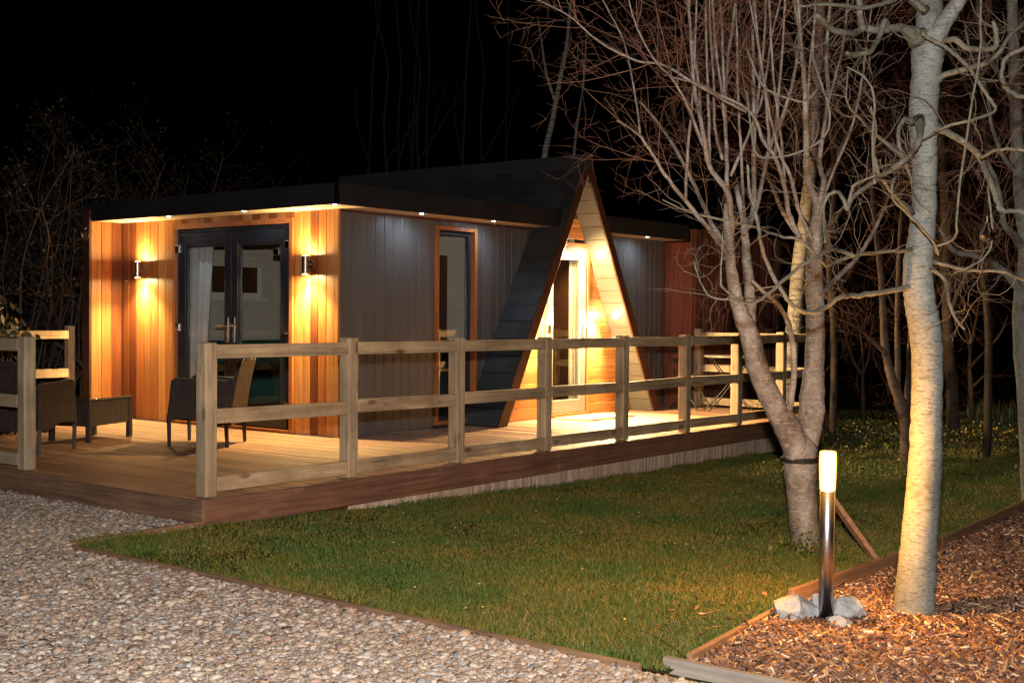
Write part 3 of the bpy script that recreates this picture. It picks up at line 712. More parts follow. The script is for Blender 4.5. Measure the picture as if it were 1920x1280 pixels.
# --- A-frame: slated slopes, bargeboards, lining, door wall
RB = 6.15
for sgn, nm in ((-1, 'left'), (1, 'right')):
    th = MB()
    poly = [(AX + sgn * AH, 0.002), (AX, AZ), (AX, AZ - .06), (AX + sgn * (AH - .055), 0.002)]
    if sgn < 0: poly = poly[::-1]
    th.prism(poly, 1, AY + .03, RB); th.build('gable_roof_deck', M['membrane'], cabin)
    sl = MB(); nrm = np.array([sgn * AZ, AH]); nrm /= np.linalg.norm(nrm); tdir = np.array([-sgn * AH, AZ]); Ls = np.linalg.norm(tdir); tdir /= Ls
    k = int(Ls / .222) + 1
    for i in range(k):
        s0, s1 = i * .222, min((i + 1) * .222 + .03, Ls)
        p0 = np.array([AX + sgn * AH, 0.003]) + tdir * s0; p1 = np.array([AX + sgn * AH, 0.003]) + tdir * s1
        y = AY + .02 - (i % 2) * .15
        while y < RB:
            ya, yb = max(y, AY + .02), min(y + .298, RB); y += .2995
            if yb - ya < .02: continue
            off0, off1 = .017 + RNG.uniform(0, .003), .006
            q = [p0 + nrm * off0, p1 + nrm * off1, p1 + nrm * (off1 - .005), p0 + nrm * (off0 - .009)]
            if sgn < 0: q = q[::-1]
            sl.prism([tuple(v) for v in q], 1, ya, yb)
    sl.build('roof_slates', M['slate'], cabin)
    bb = MB()
    poly = [(AX + sgn * (AH + .012), 0.003), (AX, AZ + .022), (AX, IZ), (AX + sgn * IH, 0.003)]
    if sgn < 0: poly = poly[::-1]
    bb.prism(poly, 1, AY - .002, AY + .018); bb.build('bargeboard', M['dark_trim'], cabin, bevel=.003)
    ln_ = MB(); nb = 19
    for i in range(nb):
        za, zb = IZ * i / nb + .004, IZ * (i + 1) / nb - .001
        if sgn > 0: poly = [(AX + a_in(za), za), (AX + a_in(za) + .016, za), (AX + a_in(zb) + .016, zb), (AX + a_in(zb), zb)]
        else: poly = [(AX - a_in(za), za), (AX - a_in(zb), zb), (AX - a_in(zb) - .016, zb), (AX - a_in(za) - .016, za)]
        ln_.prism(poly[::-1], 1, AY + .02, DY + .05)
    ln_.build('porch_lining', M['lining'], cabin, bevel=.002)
MB().prism([(AX - .10, AZ - .155), (AX + .10, AZ - .155), (AX + .012, AZ + .035), (AX - .012, AZ + .035)], 1, AY - .004, RB).build('ridge_cap', M['slate'], cabin)
fi = MB(); fi.tube([(AX, AY - .008, AZ + .01), (AX, AY - .008, IZ - .06)], .006, 6); fi.lathe([(.003, 0), (.016, .03), (.012, .06), (.004, .09)], (AX, AY - .010, IZ - .14), 2, 10); fi.build('gable_pendant', M['black'], cabin)
FDX0, FDX1, FDZ = 6.775, 7.655, 2.10
gw = MB(); z = .005
while z < 2.43:
    z2 = min(z + .146, 2.45)
    for sgn in (-1, 1):
        oa, ob = a_in(z) - .001, a_in(z2) - .001
        dx = (AX - FDX0 + .05) if sgn < 0 else (FDX1 - AX + .05)
        if z < FDZ + .03:
            q0, q1 = dx, dx
        else: q0 = q1 = 0.0
        if oa <= q0 + .02: continue
        ob = max(ob, q1 + .005)
        poly = [(AX + sgn * q0, z), (AX + sgn * oa, z), (AX + sgn * ob, z2 - .004), (AX + sgn * q1, z2 - .004)]
        if sgn < 0: poly = poly[::-1]
        gw.prism(poly, 1, DY, DY + .02)
    z = z2
gw.build('porch_wall', M['cedar_lap'], cabin, bevel=.005)
MB().prism([(AX - a_in(2.455), 2.455), (AX + a_in(2.455), 2.455), (AX, IZ)], 1, DY + .002, DY + .02).build('porch_apex_panel', M['brown_furn'], cabin)
su = MB()
for a, b in ((FDX0 - .05, FDX0 - .002), (FDX1 + .002, FDX1 + .05)): su.box(a, b, DY - .02, DY + .06, .003, FDZ + .05)
su.box(FDX0 - .0018, FDX1 + .0018, DY - .02, DY + .06, FDZ + .002, FDZ + .05); su.box(FDX0 - .0018, FDX1 + .0018, DY - .045, DY + .06, .003, .045)
su.build('door_surround', M['cedar_trim'], cabin, bevel=.004)
df = MB(); df.box(FDX0, FDX0 + .05, DY - .01, DY + .06, .046, FDZ); df.box(FDX1 - .05, FDX1, DY - .01, DY + .06, .046, FDZ); df.box(FDX0 + .05, FDX1 - .05, DY - .01, DY + .06, FDZ - .05, FDZ)
df.build('door_frame', M['upvc'], cabin, bevel=.004)
lf = MB(); ya, yb = DY - .025, DY + .04; la_, lb_ = FDX0 + .052, FDX1 - .052; za, zb = .05, FDZ - .052
lf.box(la_, la_ + .10, ya, yb, za, zb); lf.box(lb_ - .10, lb_, ya, yb, za, zb); lf.box(la_ + .10, lb_ - .10, ya, yb, zb - .115, zb); lf.box(la_ + .10, lb_ - .10, ya, yb, za, za + .16)
leaf = lf.build('front_door', M['upvc'], cabin, bevel=.006)
MB().box(la_ + .10, lb_ - .10, DY, DY + .004, za + .16, zb - .115).build('glass_pane', M['glass'], leaf)
hd = MB(); hx = lb_ - .05; hd.box(hx - .016, hx + .016, ya - .012, ya - .001, .94, 1.20); hd.lathe([(.011, -.06), (.011, -.002)], (hx, ya, 1.12), 1, 10); hd.tube([(hx, ya - .055, 1.12), (hx - .03, ya - .06, 1.12), (hx - .13, ya - .06, 1.118)], [.010, .010, .008], 8)
hd.build('handle', M['chrome'], leaf, bevel=.003)
for hz in (.30, 1.08, 1.88): MB().box(la_ - .03, la_ + .03, ya - .022, ya - .001, hz - .05, hz + .05).build('hinge', M['chrome'], leaf, bevel=.006)
MB().box(AX - .15, AX + .15, ya - .012, ya - .001, zb - .075, zb - .055).build('trickle_vent', M['upvc'], leaf, bevel=.004)
# --- porch spots set in the sloping lining
for sgn in (-1, 1):
    for zs in (2.02, 1.27):
        nx_, nz_ = -sgn * IZ, -IH; l_ = math.hypot(nx_, nz_); nx_, nz_ = nx_ / l_, nz_ / l_
        c0 = np.array([AX + sgn * a_in(zs), 2.02, zs])
        t1 = np.array([0, 1.0, 0]); nn = np.array([nx_, 0, nz_]); t2 = np.cross(nn, t1)
        for nm, r_, h_, mt in (('spot_bezel', .068, .008, M['chrome']),):
            m = MB(); vs = []; K = 20
            for hh in (-.004, h_):
                for j in range(K):
                    a = j * 2 * math.pi / K; vs.append(c0 + nn * hh + (t1 * math.cos(a) + t2 * math.sin(a)) * r_)
            m.add(vs, [tuple(range(K))[::-1], tuple(range(K, 2 * K))] + [(j, (j + 1) % K, K + (j + 1) % K, K + j) for j in range(K)])
            m.build(nm, mt, cabin)
        m = MB(); K = 20; vs = []
        for q in range(6):
            a2 = q / 5 * math.pi / 2 * .96
            for j in range(K):
                a = j * 2 * math.pi / K; vs.append(c0 + nn * (.008 + .040 * math.sin(a2)) + (t1 * math.cos(a) + t2 * math.sin(a)) * .055 * math.cos(a2))
        m.add(vs, [(q * K + j, q * K + (j + 1) % K, (q + 1) * K + (j + 1) % K, (q + 1) * K + j) for q in range(5) for j in range(K)] + [tuple(range(5 * K, 6 * K))])
        m.build('spot_glow', M['spotglow'], cabin, smooth=True)
        light('porch_spot_beam', 'SPOT', tuple(c0 + nn * .06), 760.0, (1.0, .70, .31), cabin, tuple(nn + np.array([0, -.45, -.42])), spot_size=math.radians(136), spot_blend=.6, shadow_soft_size=.035)
# --- interior shell
it = MB()
it.box(3.605, 5.93, 6.02, 6.06, 0, 2.31); it.box(5.95, 5.99, 2.45, 6.06, 0, 2.31); it.box(3.605, 5.95, 2.45, 6.02, 2.25, 2.29)
hl = MB()
for sgn in (-1, 1):
    q_ = [(AX + sgn * a_in(.02), .02), (AX + sgn * a_in(2.9), 2.9), (AX + sgn * (a_in(2.9) + .02), 2.9), (AX + sgn * (a_in(.02) + .02), .02)]
    hl.prism(q_ if sgn < 0 else q_[::-1], 1, DY + .06, 5.2)
hl.prism([(AX - a_in(.02), .02), (AX + a_in(.02), .02), (AX, IZ)], 1, 5.16, 5.2)
it.build('interior_walls', M['cream'], cabin); hl.build('hall_lining', M['brown_furn'], cabin)
fo = MB(); fo.box(3.605, 5.95, 2.46, 6.02, -.02, .012); fo.box(6.34, 8.0, 2.262, 5.16, -.02, .012); fo.build('interior_floor', M['brown_furn'], cabin)
iw = MB(); iw.box(4.75, 4.81, 5.985, 6.018, 1.45, 1.95); iw.box(5.56, 5.62, 5.985, 6.018, 1.45, 1.95); iw.box(4.81, 5.56, 5.985, 6.018, 1.90, 1.95); iw.box(4.81, 5.56, 5.985, 6.018, 1.45, 1.51); iw.box(5.24, 5.30, 5.99, 6.018, 1.51, 1.90); iw.box(4.68, 5.69, 5.94, 6.018, 1.41, 1.449)
win = iw.build('interior_window_frame', M['white'], cabin, bevel=.004)
wp = MB(); wp.box(4.81, 5.24, 6.000, 6.016, 1.51, 1.90); wp.box(5.30, 5.56, 6.000, 6.016, 1.51, 1.90); wp.build('window_pane', M['brown_furn'], win)

# --- furnishings seen through the glass
bl = MB()
for k in range(5): bl.box(4.68, 5.69, 5.93 - .008 * k, 5.94 + .0, 1.84 + .085 * k, 1.84 + .085 * k + .083)
tag(bl.build('roman_blind', M['blind'], bevel=.006), 'cream folded blind over the window behind the french doors', 'blind')
cu = MB(); n_ = 60; vs = []
for zz, amp, off in ((.06, .035, .0), (1.0, .03, .0), (2.12, .028, .0)):
    for i in range(n_):
        tt = i / (n_ - 1); spread = .44 if zz > 2 else (.33 if zz > .5 else .27)
        vs.append((3.70 + amp * math.sin(tt * 22 + .6 * math.sin(tt * 9)), 4.99 - tt * spread, zz))
cu.add(vs, [(r_ * n_ + i, r_ * n_ + i + 1, (r_ + 1) * n_ + i + 1, (r_ + 1) * n_ + i) for r_ in range(2) for i in range(n_ - 1)])
co = cu.build('curtain', M['curtain'], smooth=True); sm = co.modifiers.new('thick', 'SOLIDIFY'); sm.thickness = .006
tag(co, 'pale grey curtain hanging inside the left leaf of the french doors', 'curtain')
sofa = thing('sofa', 'dark green velvet sofa behind the french doors', 'sofa', (4.9, 4.6, .012))
MB().box(4.2, 5.88, 4.9, 5.68, .16, .46).build('seat', M['green'], sofa, bevel=.05); MB().box(4.2, 5.88, 5.69, 5.92, .16, .90).build('backrest', M['green'], sofa, bevel=.06); MB().box(4.04, 4.195, 4.9, 5.92, .10, .66).build('armrest', M['green'], sofa, bevel=.04); MB().box(4.25, 5.8, 4.95, 5.85, .013, .159).build('base', M['brown_furn'], sofa)
sh = thing('shelf_unit', 'small oak shelf unit standing inside the tall side window', 'shelf', (5.3, 2.72, .012))
for z in (.25, .60, .93): MB().box(5.02, 5.62, 2.56, 2.86, z, z + .03).build('shelf', M['oak'], sh, bevel=.003)
for xx in (5.03, 5.58): MB().box(xx, xx + .03, 2.84, 2.87, .013, .93).build('leg', M['white'], sh)
ck = thing('alarm_clock', 'small white round clock on the oak shelf in the tall window', 'clock', (5.16, 2.70, .961))
MB().lathe([(.0, -.02), (.055, -.02), (.06, 0), (.055, .02), (.0, .02)], (5.16, 2.70, 1.025), 1, 20).build('clock_body', M['white'], ck, smooth=True)
MB().tube([(5.12, 2.70, 1.09), (5.10, 2.70, 1.13), (5.05, 2.70, 1.15)], .005, 5).build('clock_handle', M['black'], ck)
tag(MB().box(5.80, 5.94, 3.02, 3.75, .013, 1.95).build('wardrobe', M['brown_furn'], bevel=.006), 'dark brown wardrobe seen through the tall side window', 'wardrobe')
pc = MB()
vs = []
for zz in (.08, 2.3):
    for i in range(40):
        tt = i / 39; vs.append((7.53 + .17 * tt, 2.36 + .022 * math.sin(tt * 30), zz))
pc.add(vs, [(i, i + 1, 41 + i, 40 + i) for i in range(39)]); po = pc.build('curtain', M['blind'], smooth=True)
tag(po, 'cream curtain hanging inside the A-frame porch door', 'curtain')
md = thing('wall_hanging', 'round woven wall hanging inside the A-frame porch door', 'wall hanging', (7.985, 3.6, .85))
MB().lathe([(.0, -.02), (.17, -.02), (.18, -.005), (.17, .0), (.0, .0)], (7.985, 3.4, .92), 0, 28).build('woven_disc', M['coir'], md)
MB().lathe([(.19, -.025), (.205, -.015), (.19, .0)], (7.985, 3.4, .92), 0, 28).build('rim', M['oak'], md)

# ================================================================== WALL LAMPS
def wall_lamp(y, label):
    L = thing('wall_lamp', label, 'wall lamp', (XW, y, 1.74), group='up and down lamps on the cedar wall')
    cx_ = XW - .095
    MB().lathe([(.034, -.092), (.036, -.090), (.036, .090), (.034, .092)], (cx_, y, 1.74), 2, 24).build('lamp_body', M['brushed'], L, smooth=False)
    br = MB(); br.lathe([(.045, -.018), (.048, -.001)], (XW, y, 1.745), 0, 20); br.tube([(XW - .02, y, 1.745), (cx_ + .03, y, 1.745)], .012, 10); br.build('wall_bracket', M['brushed'], L)
    for s in (-1, 1):
        MB().lathe([(.028, 0.0925 * s), (.026, .0945 * s)] if s > 0 else [(.026, -.0945), (.028, -.0925)], (cx_, y, 1.74), 2, 20).build('lamp_lens', M['lampglow'], L)
        light('lamp_beam', 'AREA', (cx_, y, 1.74 + s * .098), 22.0, WARM, L, (0, 0, s), shape='DISK', size=.055)
    light('lamp_downbeam', 'SPOT', (cx_, y, 1.74 - .100), 520.0, WARM, L, (-.15, 0, -1), spot_size=math.radians(120), spot_blend=.8, shadow_soft_size=.03)
    return L
wall_lamp(5.56, 'brushed cylinder wall lamp glowing up and down left of the french doors')
wall_lamp(2.73, 'brushed cylinder wall lamp glowing up and down right of the french doors')

# ================================================================== DECK FURNITURE
def make_chair(label):
    ch = thing('wicker_armchair', label, 'armchair', (0, 0, 0), 0, 'wicker armchairs on the deck')
    W, D = .30, .29
    for sx in (-1, 1):
        for sy in (-1, 1):
            m = MB(); px, py = sx * (W - .02), sy * (D - .02)
            m.tube([(px * .985, py * .985 - (.0 if sy > 0 else .02), .0), (px, py, .30)], [.017, .023], 4); m.build('leg', M['wicker_leg'], ch, local=True)
    MB().box(-W + .045, W - .045, -D + .06, D + .0, .27, .40).build('seat', M['wicker'], ch, bevel=.02, local=True)
    MB().box(-W + .05, W - .05, -D + .08, D - .01, .402, .455).build('seat_cushion', M['wicker_leg'], ch, bevel=.02, local=True)
    for sx in (-1, 1):
        prof = [(D + .0, .22), (D - .045, .62), (D - .085, .642), (-D - .02, .618), (-D - .0, .22), (-D + .10, .19), (0, .255), (D - .10, .255)]
        xa, xb = (W - .05, W) if sx > 0 else (-W, -W + .05)
        pr_ = prof if True else prof
        MB().prism(pr_, 0, xa, xb).build('arm_panel', M['wicker'], ch, bevel=.012, local=True)
    vs = []; K = 9
    for i in range(K):
        t_ = i / (K - 1); yy = -D + .02 - .10 * t_ ** 1.6; zz = .20 + .60 * t_
        for th_ in (0.0, -.04): 
            for xx in (-W + .051, W - .051): vs.append((xx * (1 - .06 * t_), yy + th_, zz))
    fs = []
    for i in range(K - 1):
        o = 4 * i; fs += [(o, o + 1, o + 5, o + 4), (o + 3, o + 2, o + 6, o + 7), (o + 2, o, o + 4, o + 6), (o + 1, o + 3, o + 7, o + 5)]
    fs += [(0, 2, 3, 1), (4 * K - 4, 4 * K - 3, 4 * K - 1, 4 * K - 2)]
    MB().add(vs, fs).build('backrest', M['wicker'], ch, local=True)
    tr_ = MB(); pts = []
    for i in range(40):
        t_ = i / 39; pts.append((-W + .05 + t_ * (2 * W - .10), -D - .10 + .010 * math.sin(t_ * 90), .806 + .008 * math.cos(t_ * 90)))
    tr_.tube(pts, .011, 6); tr_.build('braided_rim', M['wicker'], ch, local=True)
    return ch
c1 = make_chair('dark wicker armchair left of the coffee table, partly hidden by the fence post')
c2 = copy_tree(c1)
c1.location = (.82, 3.49, 0); c1.rotation_euler.z = math.radians(-64.4)
c2.location = (2.27, 2.85, 0); c2.rotation_euler.z = math.radians(33.5)
c2['label'] = 'dark wicker armchair in front of the french doors, right of the coffee table'
tb = thing('coffee_table', 'low dark wicker coffee table with glass top between the two armchairs', 'table', (1.834, 4.086, 0), math.radians(20.7))
for sx in (-1, 1):
    for sy in (-1, 1): MB().box(sx * .325 - .024, sx * .325 + .024, sy * .21 - .024, sy * .21 + .024, 0.0, .39).build('leg', M['wicker_leg'], tb, bevel=.004, local=True)
for sy in (-1, 1): MB().box(-.30, .30, sy * .21 - .014, sy * .21 + .014, .15, .385).build('apron', M['wicker'], tb, local=True)
for sx in (-1, 1): MB().box(sx * .325 - .014, sx * .325 + .014, -.185, .185, .15, .385).build('apron', M['wicker'], tb, local=True)
MB().box(-.30, .30, -.015, .015, .17, .20).build('stretcher', M['wicker_leg'], tb, local=True)
MB().box(-.352, .352, -.237, .237, .391, .407).build('table_rim', M['wicker_leg'], tb, bevel=.004, local=True)
MB().box(-.335, .335, -.22, .22, .4085, .414).build('glass_top', M['tabletop'], tb, bevel=.002, local=True)
# bistro set at the far end
bt = thing('bistro_table', 'small round folding bistro table at the far end of the deck', 'table', (9.45, 1.12, 0))
MB().lathe([(.30, .712), (.335, .712), (.34, .72), (.335, .738), (.05, .74)], (0, 0, 0), 2, 36).build('table_top', M['bistrotop'], bt, local=True)
for sx in (-1, 1):
    for sy in (-1, 1):
        pts = [(sx * .25 * .62 , sy * -.26 , .71), (sx * .20 * .62, sy * -.10, .50), (sx * .17 * .62, sy * .02, .33), (sx * .22 * .62, sy * .18, .13), (sx * .30 * .62, sy * .31, .0)]
        pts = [(p[1] * .62 + p[0] * .79, -p[1] * .79 + p[0] * .62, p[2]) for p in pts]
        MB().tube(pts, .009, 6).build('leg', M['iron'], bt, local=True)
MB().tube([(-.1, -.10, .36), (.1, .10, .36)], .007, 6).build('stretcher', M['iron'], bt, local=True)
bc = thing('bistro_chair', 'dark folding bistro chair against the red cedar fin', 'chair', (9.40, 1.66, 0), math.radians(180))
for sx in (-1, 1):
    MB().tube([(sx * .19, .20, 0), (sx * .19, -.02, .30), (sx * .18, -.17, .52), (sx * .17, -.24, .84)], .010, 6).build('back_leg', M['iron'], bc, local=True)
    MB().tube([(sx * .165, -.24, 0), (sx * .165, -.02, .30), (sx * .165, .17, .45)], .009, 6).build('front_leg', M['iron'], bc, local=True)
for k in range(5): MB().box(-.17, .17, -.16 + .075 * k, -.10 + .075 * k, .45, .465).build('seat_slat', M['iron'], bc, local=True)
for k in range(2): MB().bar((-.17, -.225 - .02 * k, .66 + .12 * k), (.17, -.225 - .02 * k, .66 + .12 * k), .012, .05).build('back_slat', M['iron'], bc, local=True)
MB().tube([(-.19, .17, .05), (.19, .17, .05)], .006, 5).build('stretcher', M['iron'], bc, local=True); MB().tube([(-.165, -.21, .05), (.165, -.21, .05)], .006, 5).build('stretcher', M['iron'], bc, local=True)
mt = MB(); mt.box(6.88, 7.92, 1.60, 2.10, .001, .017)
tag(mt.build('doormat', M['coir'], bevel=.004), 'bristly tan doormat lying in front of the A-frame porch door', 'doormat')

# ================================================================== BOLLARD LAMP AND ROCKS
bx, by = .234, -4.297; bz = gz(bx)
bol = thing('bollard_lamp', 'slim steel bollard lamp with glowing frosted head among grey rocks', 'lamp', (bx, by, bz))
MB().lathe([(.035, -.05), (.035, .605), (.033, .607)], (bx, by, bz), 2, 32).build('steel_post', M['steel'], bol, smooth=True)
MB().lathe([(.034, .608), (.036, .612), (.039, .68), (.0405, .74), (.0385, .785), (.036, .79)], (bx, by, bz), 2, 32).build('frosted_head', M['bollardglow'], bol, smooth=True)
light('bollard_bulb', 'POINT', (bx, by, bz + .70), 135.0, (1.0, .50, .11), bol, shadow_soft_size=.02)
MB().lathe([(.012, .7905), (.012, .795), (.006, .80)], (bx, by, bz), 2, 12).build('top_finial', M['steel'], bol)
def rock(name, c, s, seed, label):
    r_ = np.random.default_rng(seed)
    o = MB()
    import bmesh
    bm = bmesh.new(); bmesh.ops.create_icosphere(bm, subdivisions=3, radius=1.0)
    pl = [(lambda v: v / np.linalg.norm(v))(r_.normal(size=3)) for _ in range(11)]; hh = r_.uniform(.55, .85, 11)
    for v in bm.verts:
        p = np.array(v.co)
        for nrm_, h_ in zip(pl, hh):
            e = p @ nrm_ - h_
            if e > 0: p = p - nrm_ * e
        p = p * np.array(s) + r_.normal(0, .002, 3)
        v.co = Vector(p) + Vector(c)
    me = bpy.data.meshes.new(name); bm.to_mesh(me); bm.free(); me.materials.append(M['rock'])
    ob = bpy.data.objects.new(name, me); SC.collection.objects.link(ob); return tag(ob, label, 'rock', 'rocks around the bollard lamp')
def gp(u, v):
    z = -.2
    for _ in range(20):
        r_ = ray(u, v); p = CAM_P + r_ * ((z - CAM_P[2]) / r_[2]); z = gz(p[0])
    return p
for u, v, s, sd, lb in ((1480, 1160, (.075,.065,.075), 3, 'pale grey rock left of the bollard lamp, nearest the timber edging'), (1506, 1158, (.065,.06,.07), 9, 'pale upright rock close on the left of the bollard post'),
                        (1532, 1150, (.04,.05,.06), 21, 'small grey rock tucked behind the foot of the bollard post'), (1586, 1160, (.085,.07,.065), 5, 'large grey rock on the right of the bollard lamp'), (1572, 1172, (.07,.05,.04), 14, 'low flat grey rock in front of the bollard post')):
    p = gp(u, v); s = tuple(1.28 * q for q in s); rock('rock', (p[0], p[1], p[2] + s[2] * .30), s, sd, lb)
# ================================================================== TREES
def smooth_path(P, per=6):
    P = np.asarray(P, float)
    if len(P) < 3: return P if len(P) > 2 else np.array([P[0] + (P[-1] - P[0]) * t_ for t_ in np.linspace(0, 1, per)])
    Q = np.vstack([2 * P[0] - P[1], P, 2 * P[-1] - P[-2]]); out = []
    for i in range(1, len(Q) - 2):
        for t_ in np.linspace(0, 1, per, endpoint=False):
            a, b, c_, d_ = Q[i - 1], Q[i], Q[i + 1], Q[i + 2]
            out.append(.5 * (2 * b + (c_ - a) * t_ + (2 * a - 5 * b + 4 * c_ - d_) * t_ ** 2 + (3 * b - a - 3 * c_ + d_) * t_ ** 3))
    out.append(Q[-2]); return np.array(out)
def limb(mb, uv, d0, d1, w0, w1=None, sides=8, wob=.0, knob=.02, per=5):
    """uv: outline points of a limb as seen; d0..d1 its distance; w: apparent widths (list or start/end)"""
    k = len(uv); ds = np.linspace(d0, d1, k) + RNG.normal(0, wob, k)
    if wob: ds[0] = d0
    P = np.array([at(u, v, d) for (u, v), d in zip(uv, ds)])
    ws = np.array(w0, float) if w1 is None else np.linspace(w0, w1, k)
    R_ = ws / 2 * ds / FPX
    path = smooth_path(P, per); rr = np.interp(np.linspace(0, 1, len(path)), np.linspace(0, 1, k), R_)
    if knob:
        rr = rr * (1 + RNG.normal(0, min(knob, .02 if rr.max() > .03 else .05), len(rr)))
        j_ = RNG.normal(0, 1, path.shape) * (.20 * np.minimum(rr, .009))[:, None]; j_[0] = 0; path = path + j_
    if w1 is not None and w1 < 10: rr[-3:] = rr[-3:] * np.array([.92, .8, .6])[-len(rr[-3:]):]
    mb.tube(path, rr, sides, rough=knob * .6)
    return path, rr
UPV = np.array([0, 0, 1.0])
def unit(v): return v / (np.linalg.norm(v) + 1e-9)
def sprout(mb, p, d, length, r, level, rng, up=.25, wander=.16, kids=(5, 4), spread=.9, sides=4, curl=0.0, tip=.35, leaves=None):
    """one twig with its side twigs"""
    n_ = 6 if level > 0 else 4
    pts, dd, p = [p], unit(d), np.array(p, float)
    ax = unit(rng.normal(size=3))
    dirs = [dd]
    for i in range(n_):
        dd = unit(dd + rng.normal(0, wander, 3) + UPV * up * .12 + np.cross(ax, dd) * curl)
        p = p + dd * length / n_; pts.append(p); dirs.append(dd)
    mb.tube(pts, np.linspace(r, r * tip, n_ + 1), sides, cap=False)
    if leaves is not None and level == 0: leaves.append((pts[-1], dirs[-1])); leaves.append((pts[2], dirs[2]))
    if level > 0:
        for k in range(kids[level - 1] if level - 1 < len(kids) else 3):
            t_ = rng.uniform(.18, 1.0); i = min(int(t_ * n_), n_ - 1); f_ = t_ * n_ - i
            q = pts[i] * (1 - f_) + pts[i + 1] * f_
            side = unit(np.cross(dirs[i], rng.normal(size=3)))
            nd = unit(dirs[i] * rng.uniform(.35, .9) + side * spread)
            sprout(mb, q, nd, length * rng.uniform(.3, .62), max(r * (1 - t_ * .6) * .6, .0011), level - 1, rng, up, wander * 1.15, kids, spread, 3 if level == 1 else sides, curl, tip, leaves)
def dress(mb, path, rr, count, lo, hi, rng, level=1, bias=(0, 0, 0), ln=(.3, .8), r=(.002, .004), kids=(5, 4), up=.25, t0=.15, curl=0.0, wander=.16, leaves=None, spread=.9):
    bias = np.array(bias, float)
    for _ in range(count):
        t_ = rng.uniform(t0, 1.0) * (len(path) - 1); i = min(int(t_), len(path) - 2); f_ = t_ - i
        q = path[i] * (1 - f_) + path[i + 1] * f_; dr = unit(path[i + 1] - path[i])
        side = unit(np.cross(dr, rng.normal(size=3)))
        nd = unit(dr * rng.uniform(.3, .8) + side * .8 + bias)
        sprout(mb, q, nd, rng.uniform(*ln), min(rng.uniform(*r), max(rr[i] * .7, .0016)), level, rng, up, wander, kids, spread, 4, curl, leaves=leaves)

# ---- the twin-stemmed tree by the lawn
rngA = np.random.default_rng(5)
pA = gp(1513, 1030); tA = thing('bare_tree', 'mottled twin stemmed bare tree strapped low on the lawn behind the bollard lamp', 'tree', tuple(pA))
dA = 8.06; tk = MB()
limb(tk, [(1517,1050),(1512,1020),(1506,960),(1502,900),(1500,862),(1500,835),(1502,812)], dA, dA, [64,54,54,57,62,62,30], sides=16, knob=.03)
L1, r1 = limb(tk, [(1500,890),(1492,840),(1474,796),(1452,760),(1424,697),(1404,624),(1383,567),(1371,502),(1365,430),(1363,380)], dA - .02, dA - .25, [46,50,50,44,40,37,27,20,17,14], sides=12, knob=.02)
L2, r2 = limb(tk, [(1503,890),(1509,840),(1517,800),(1523,758),(1527,685),(1529,600),(1528,545),(1527,502),(1530,441),(1536,380)], dA + .02, dA + .15, [46,48,50,50,38,34,34,31,25,19], sides=12, knob=.02)
L3, r3 = limb(tk, [(1404,630),(1407,585),(1405,530),(1400,480),(1395,421),(1380,350)], dA - .1, dA + .15, [24,22,19,18,13,9], sides=10, knob=.02)
tk.build('trunk', M['bark_twin'], tA, smooth=True)
lb = MB(); paths = []
def LA(uv, d0, d1, w0, w1=None, **k): paths.append(limb(lb, uv, d0, d1, w0 if w1 is None else w0 * .72, None if w1 is None else w1 * .72, **k))
LA([(1371,505),(1371,420),(1364,361),(1331,312),(1315,230),(1302,164),(1295,66),(1290,-40)], dA - .2, dA - .5, 19, 6, wob=.06, knob=.03)
LA([(1364,400),(1363,361),(1362,279),(1359,197),(1356,115),(1351,0),(1349,-60)], dA - .22, dA + .1, 13, 5, wob=.06, knob=.03)
LA([(1375,495),(1345,450),(1321,420),(1285,377),(1246,328),(1223,289),(1197,253),(1157,226)], dA - .2, dA - .9, 15, 5, wob=.06, knob=.03)
LA([(1372,480),(1335,420),(1305,354),(1272,289),(1243,243),(1200,190)], dA - .1, dA + .5, 13, 6, wob=.08, knob=.03)
LA([(1200,250),(1192,185),(1170,80),(1130,0),(1115,-40)], dA - .75, dA - .3, 6, 3, wob=.05)
LA([(1395,425),(1413,395),(1413,295),(1413,210),(1412,66),(1414,-50)], dA + .15, dA + .3, 15, 7, wob=.06, knob=.03)
LA([(1500,450),(1479,400),(1472,354),(1453,295),(1430,262),(1407,210),(1354,180),(1305,157),(1240,140)], dA + .1, dA - .5, 15, 4, wob=.08, knob=.03)
LA([(1395,440),(1417,394),(1443,279),(1469,213),(1492,125),(1500,30),(1510,-50)], dA, dA + .4, 13, 6, wob=.06, knob=.03)
LA([(1400,210),(1354,187),(1282,144),(1243,121),(1197,115),(1157,98),(1115,72),(1066,30),(1007,0),(960,-20)], dA - .4, dA - 1.0, 8, 2.5, wob=.05)
LA([(1534,390),(1515,330),(1512,240),(1508,150),(1500,60),(1494,-50)], dA + .15, dA - .3, 20, 9, wob=.06, knob=.03)
LA([(1536,385),(1545,340),(1537,297),(1553,187),(1550,94),(1560,-40)], dA + .15, dA + .4, 16, 8, wob=.06, knob=.03)
LA([(1536,560),(1560,530),(1605,485),(1640,430),(1665,370),(1690,300)], dA + .2, dA + .9, 15, 6, wob=.06, knob=.03)
LA([(1523,450),(1500,400),(1485,340),(1460,280),(1440,200),(1425,100),(1405,0)], dA + .1, dA - .3, 12, 5, wob=.06, knob=.03)
LA([(1355,300),(1340,240),(1338,150),(1332,60),(1330,-40)], dA - .1, dA - .2, 9, 4, wob=.06, knob=.03)
LA([(1325,290),(1290,200),(1262,150),(1225,110),(1190,40),(1170,-40)], dA - .4, dA - .9, 8, 3, wob=.06)
LA([(1370,330),(1400,260),(1430,180),(1445,80),(1470,-30)], dA, dA + .3, 9, 4, wob=.06)
LA([(1480,770),(1485,735),(1489,690),(1482,620),(1462,575),(1430,545),(1410,525)], dA - .15, dA - .4, [14,13,12,11,9,8,6], wob=.02)
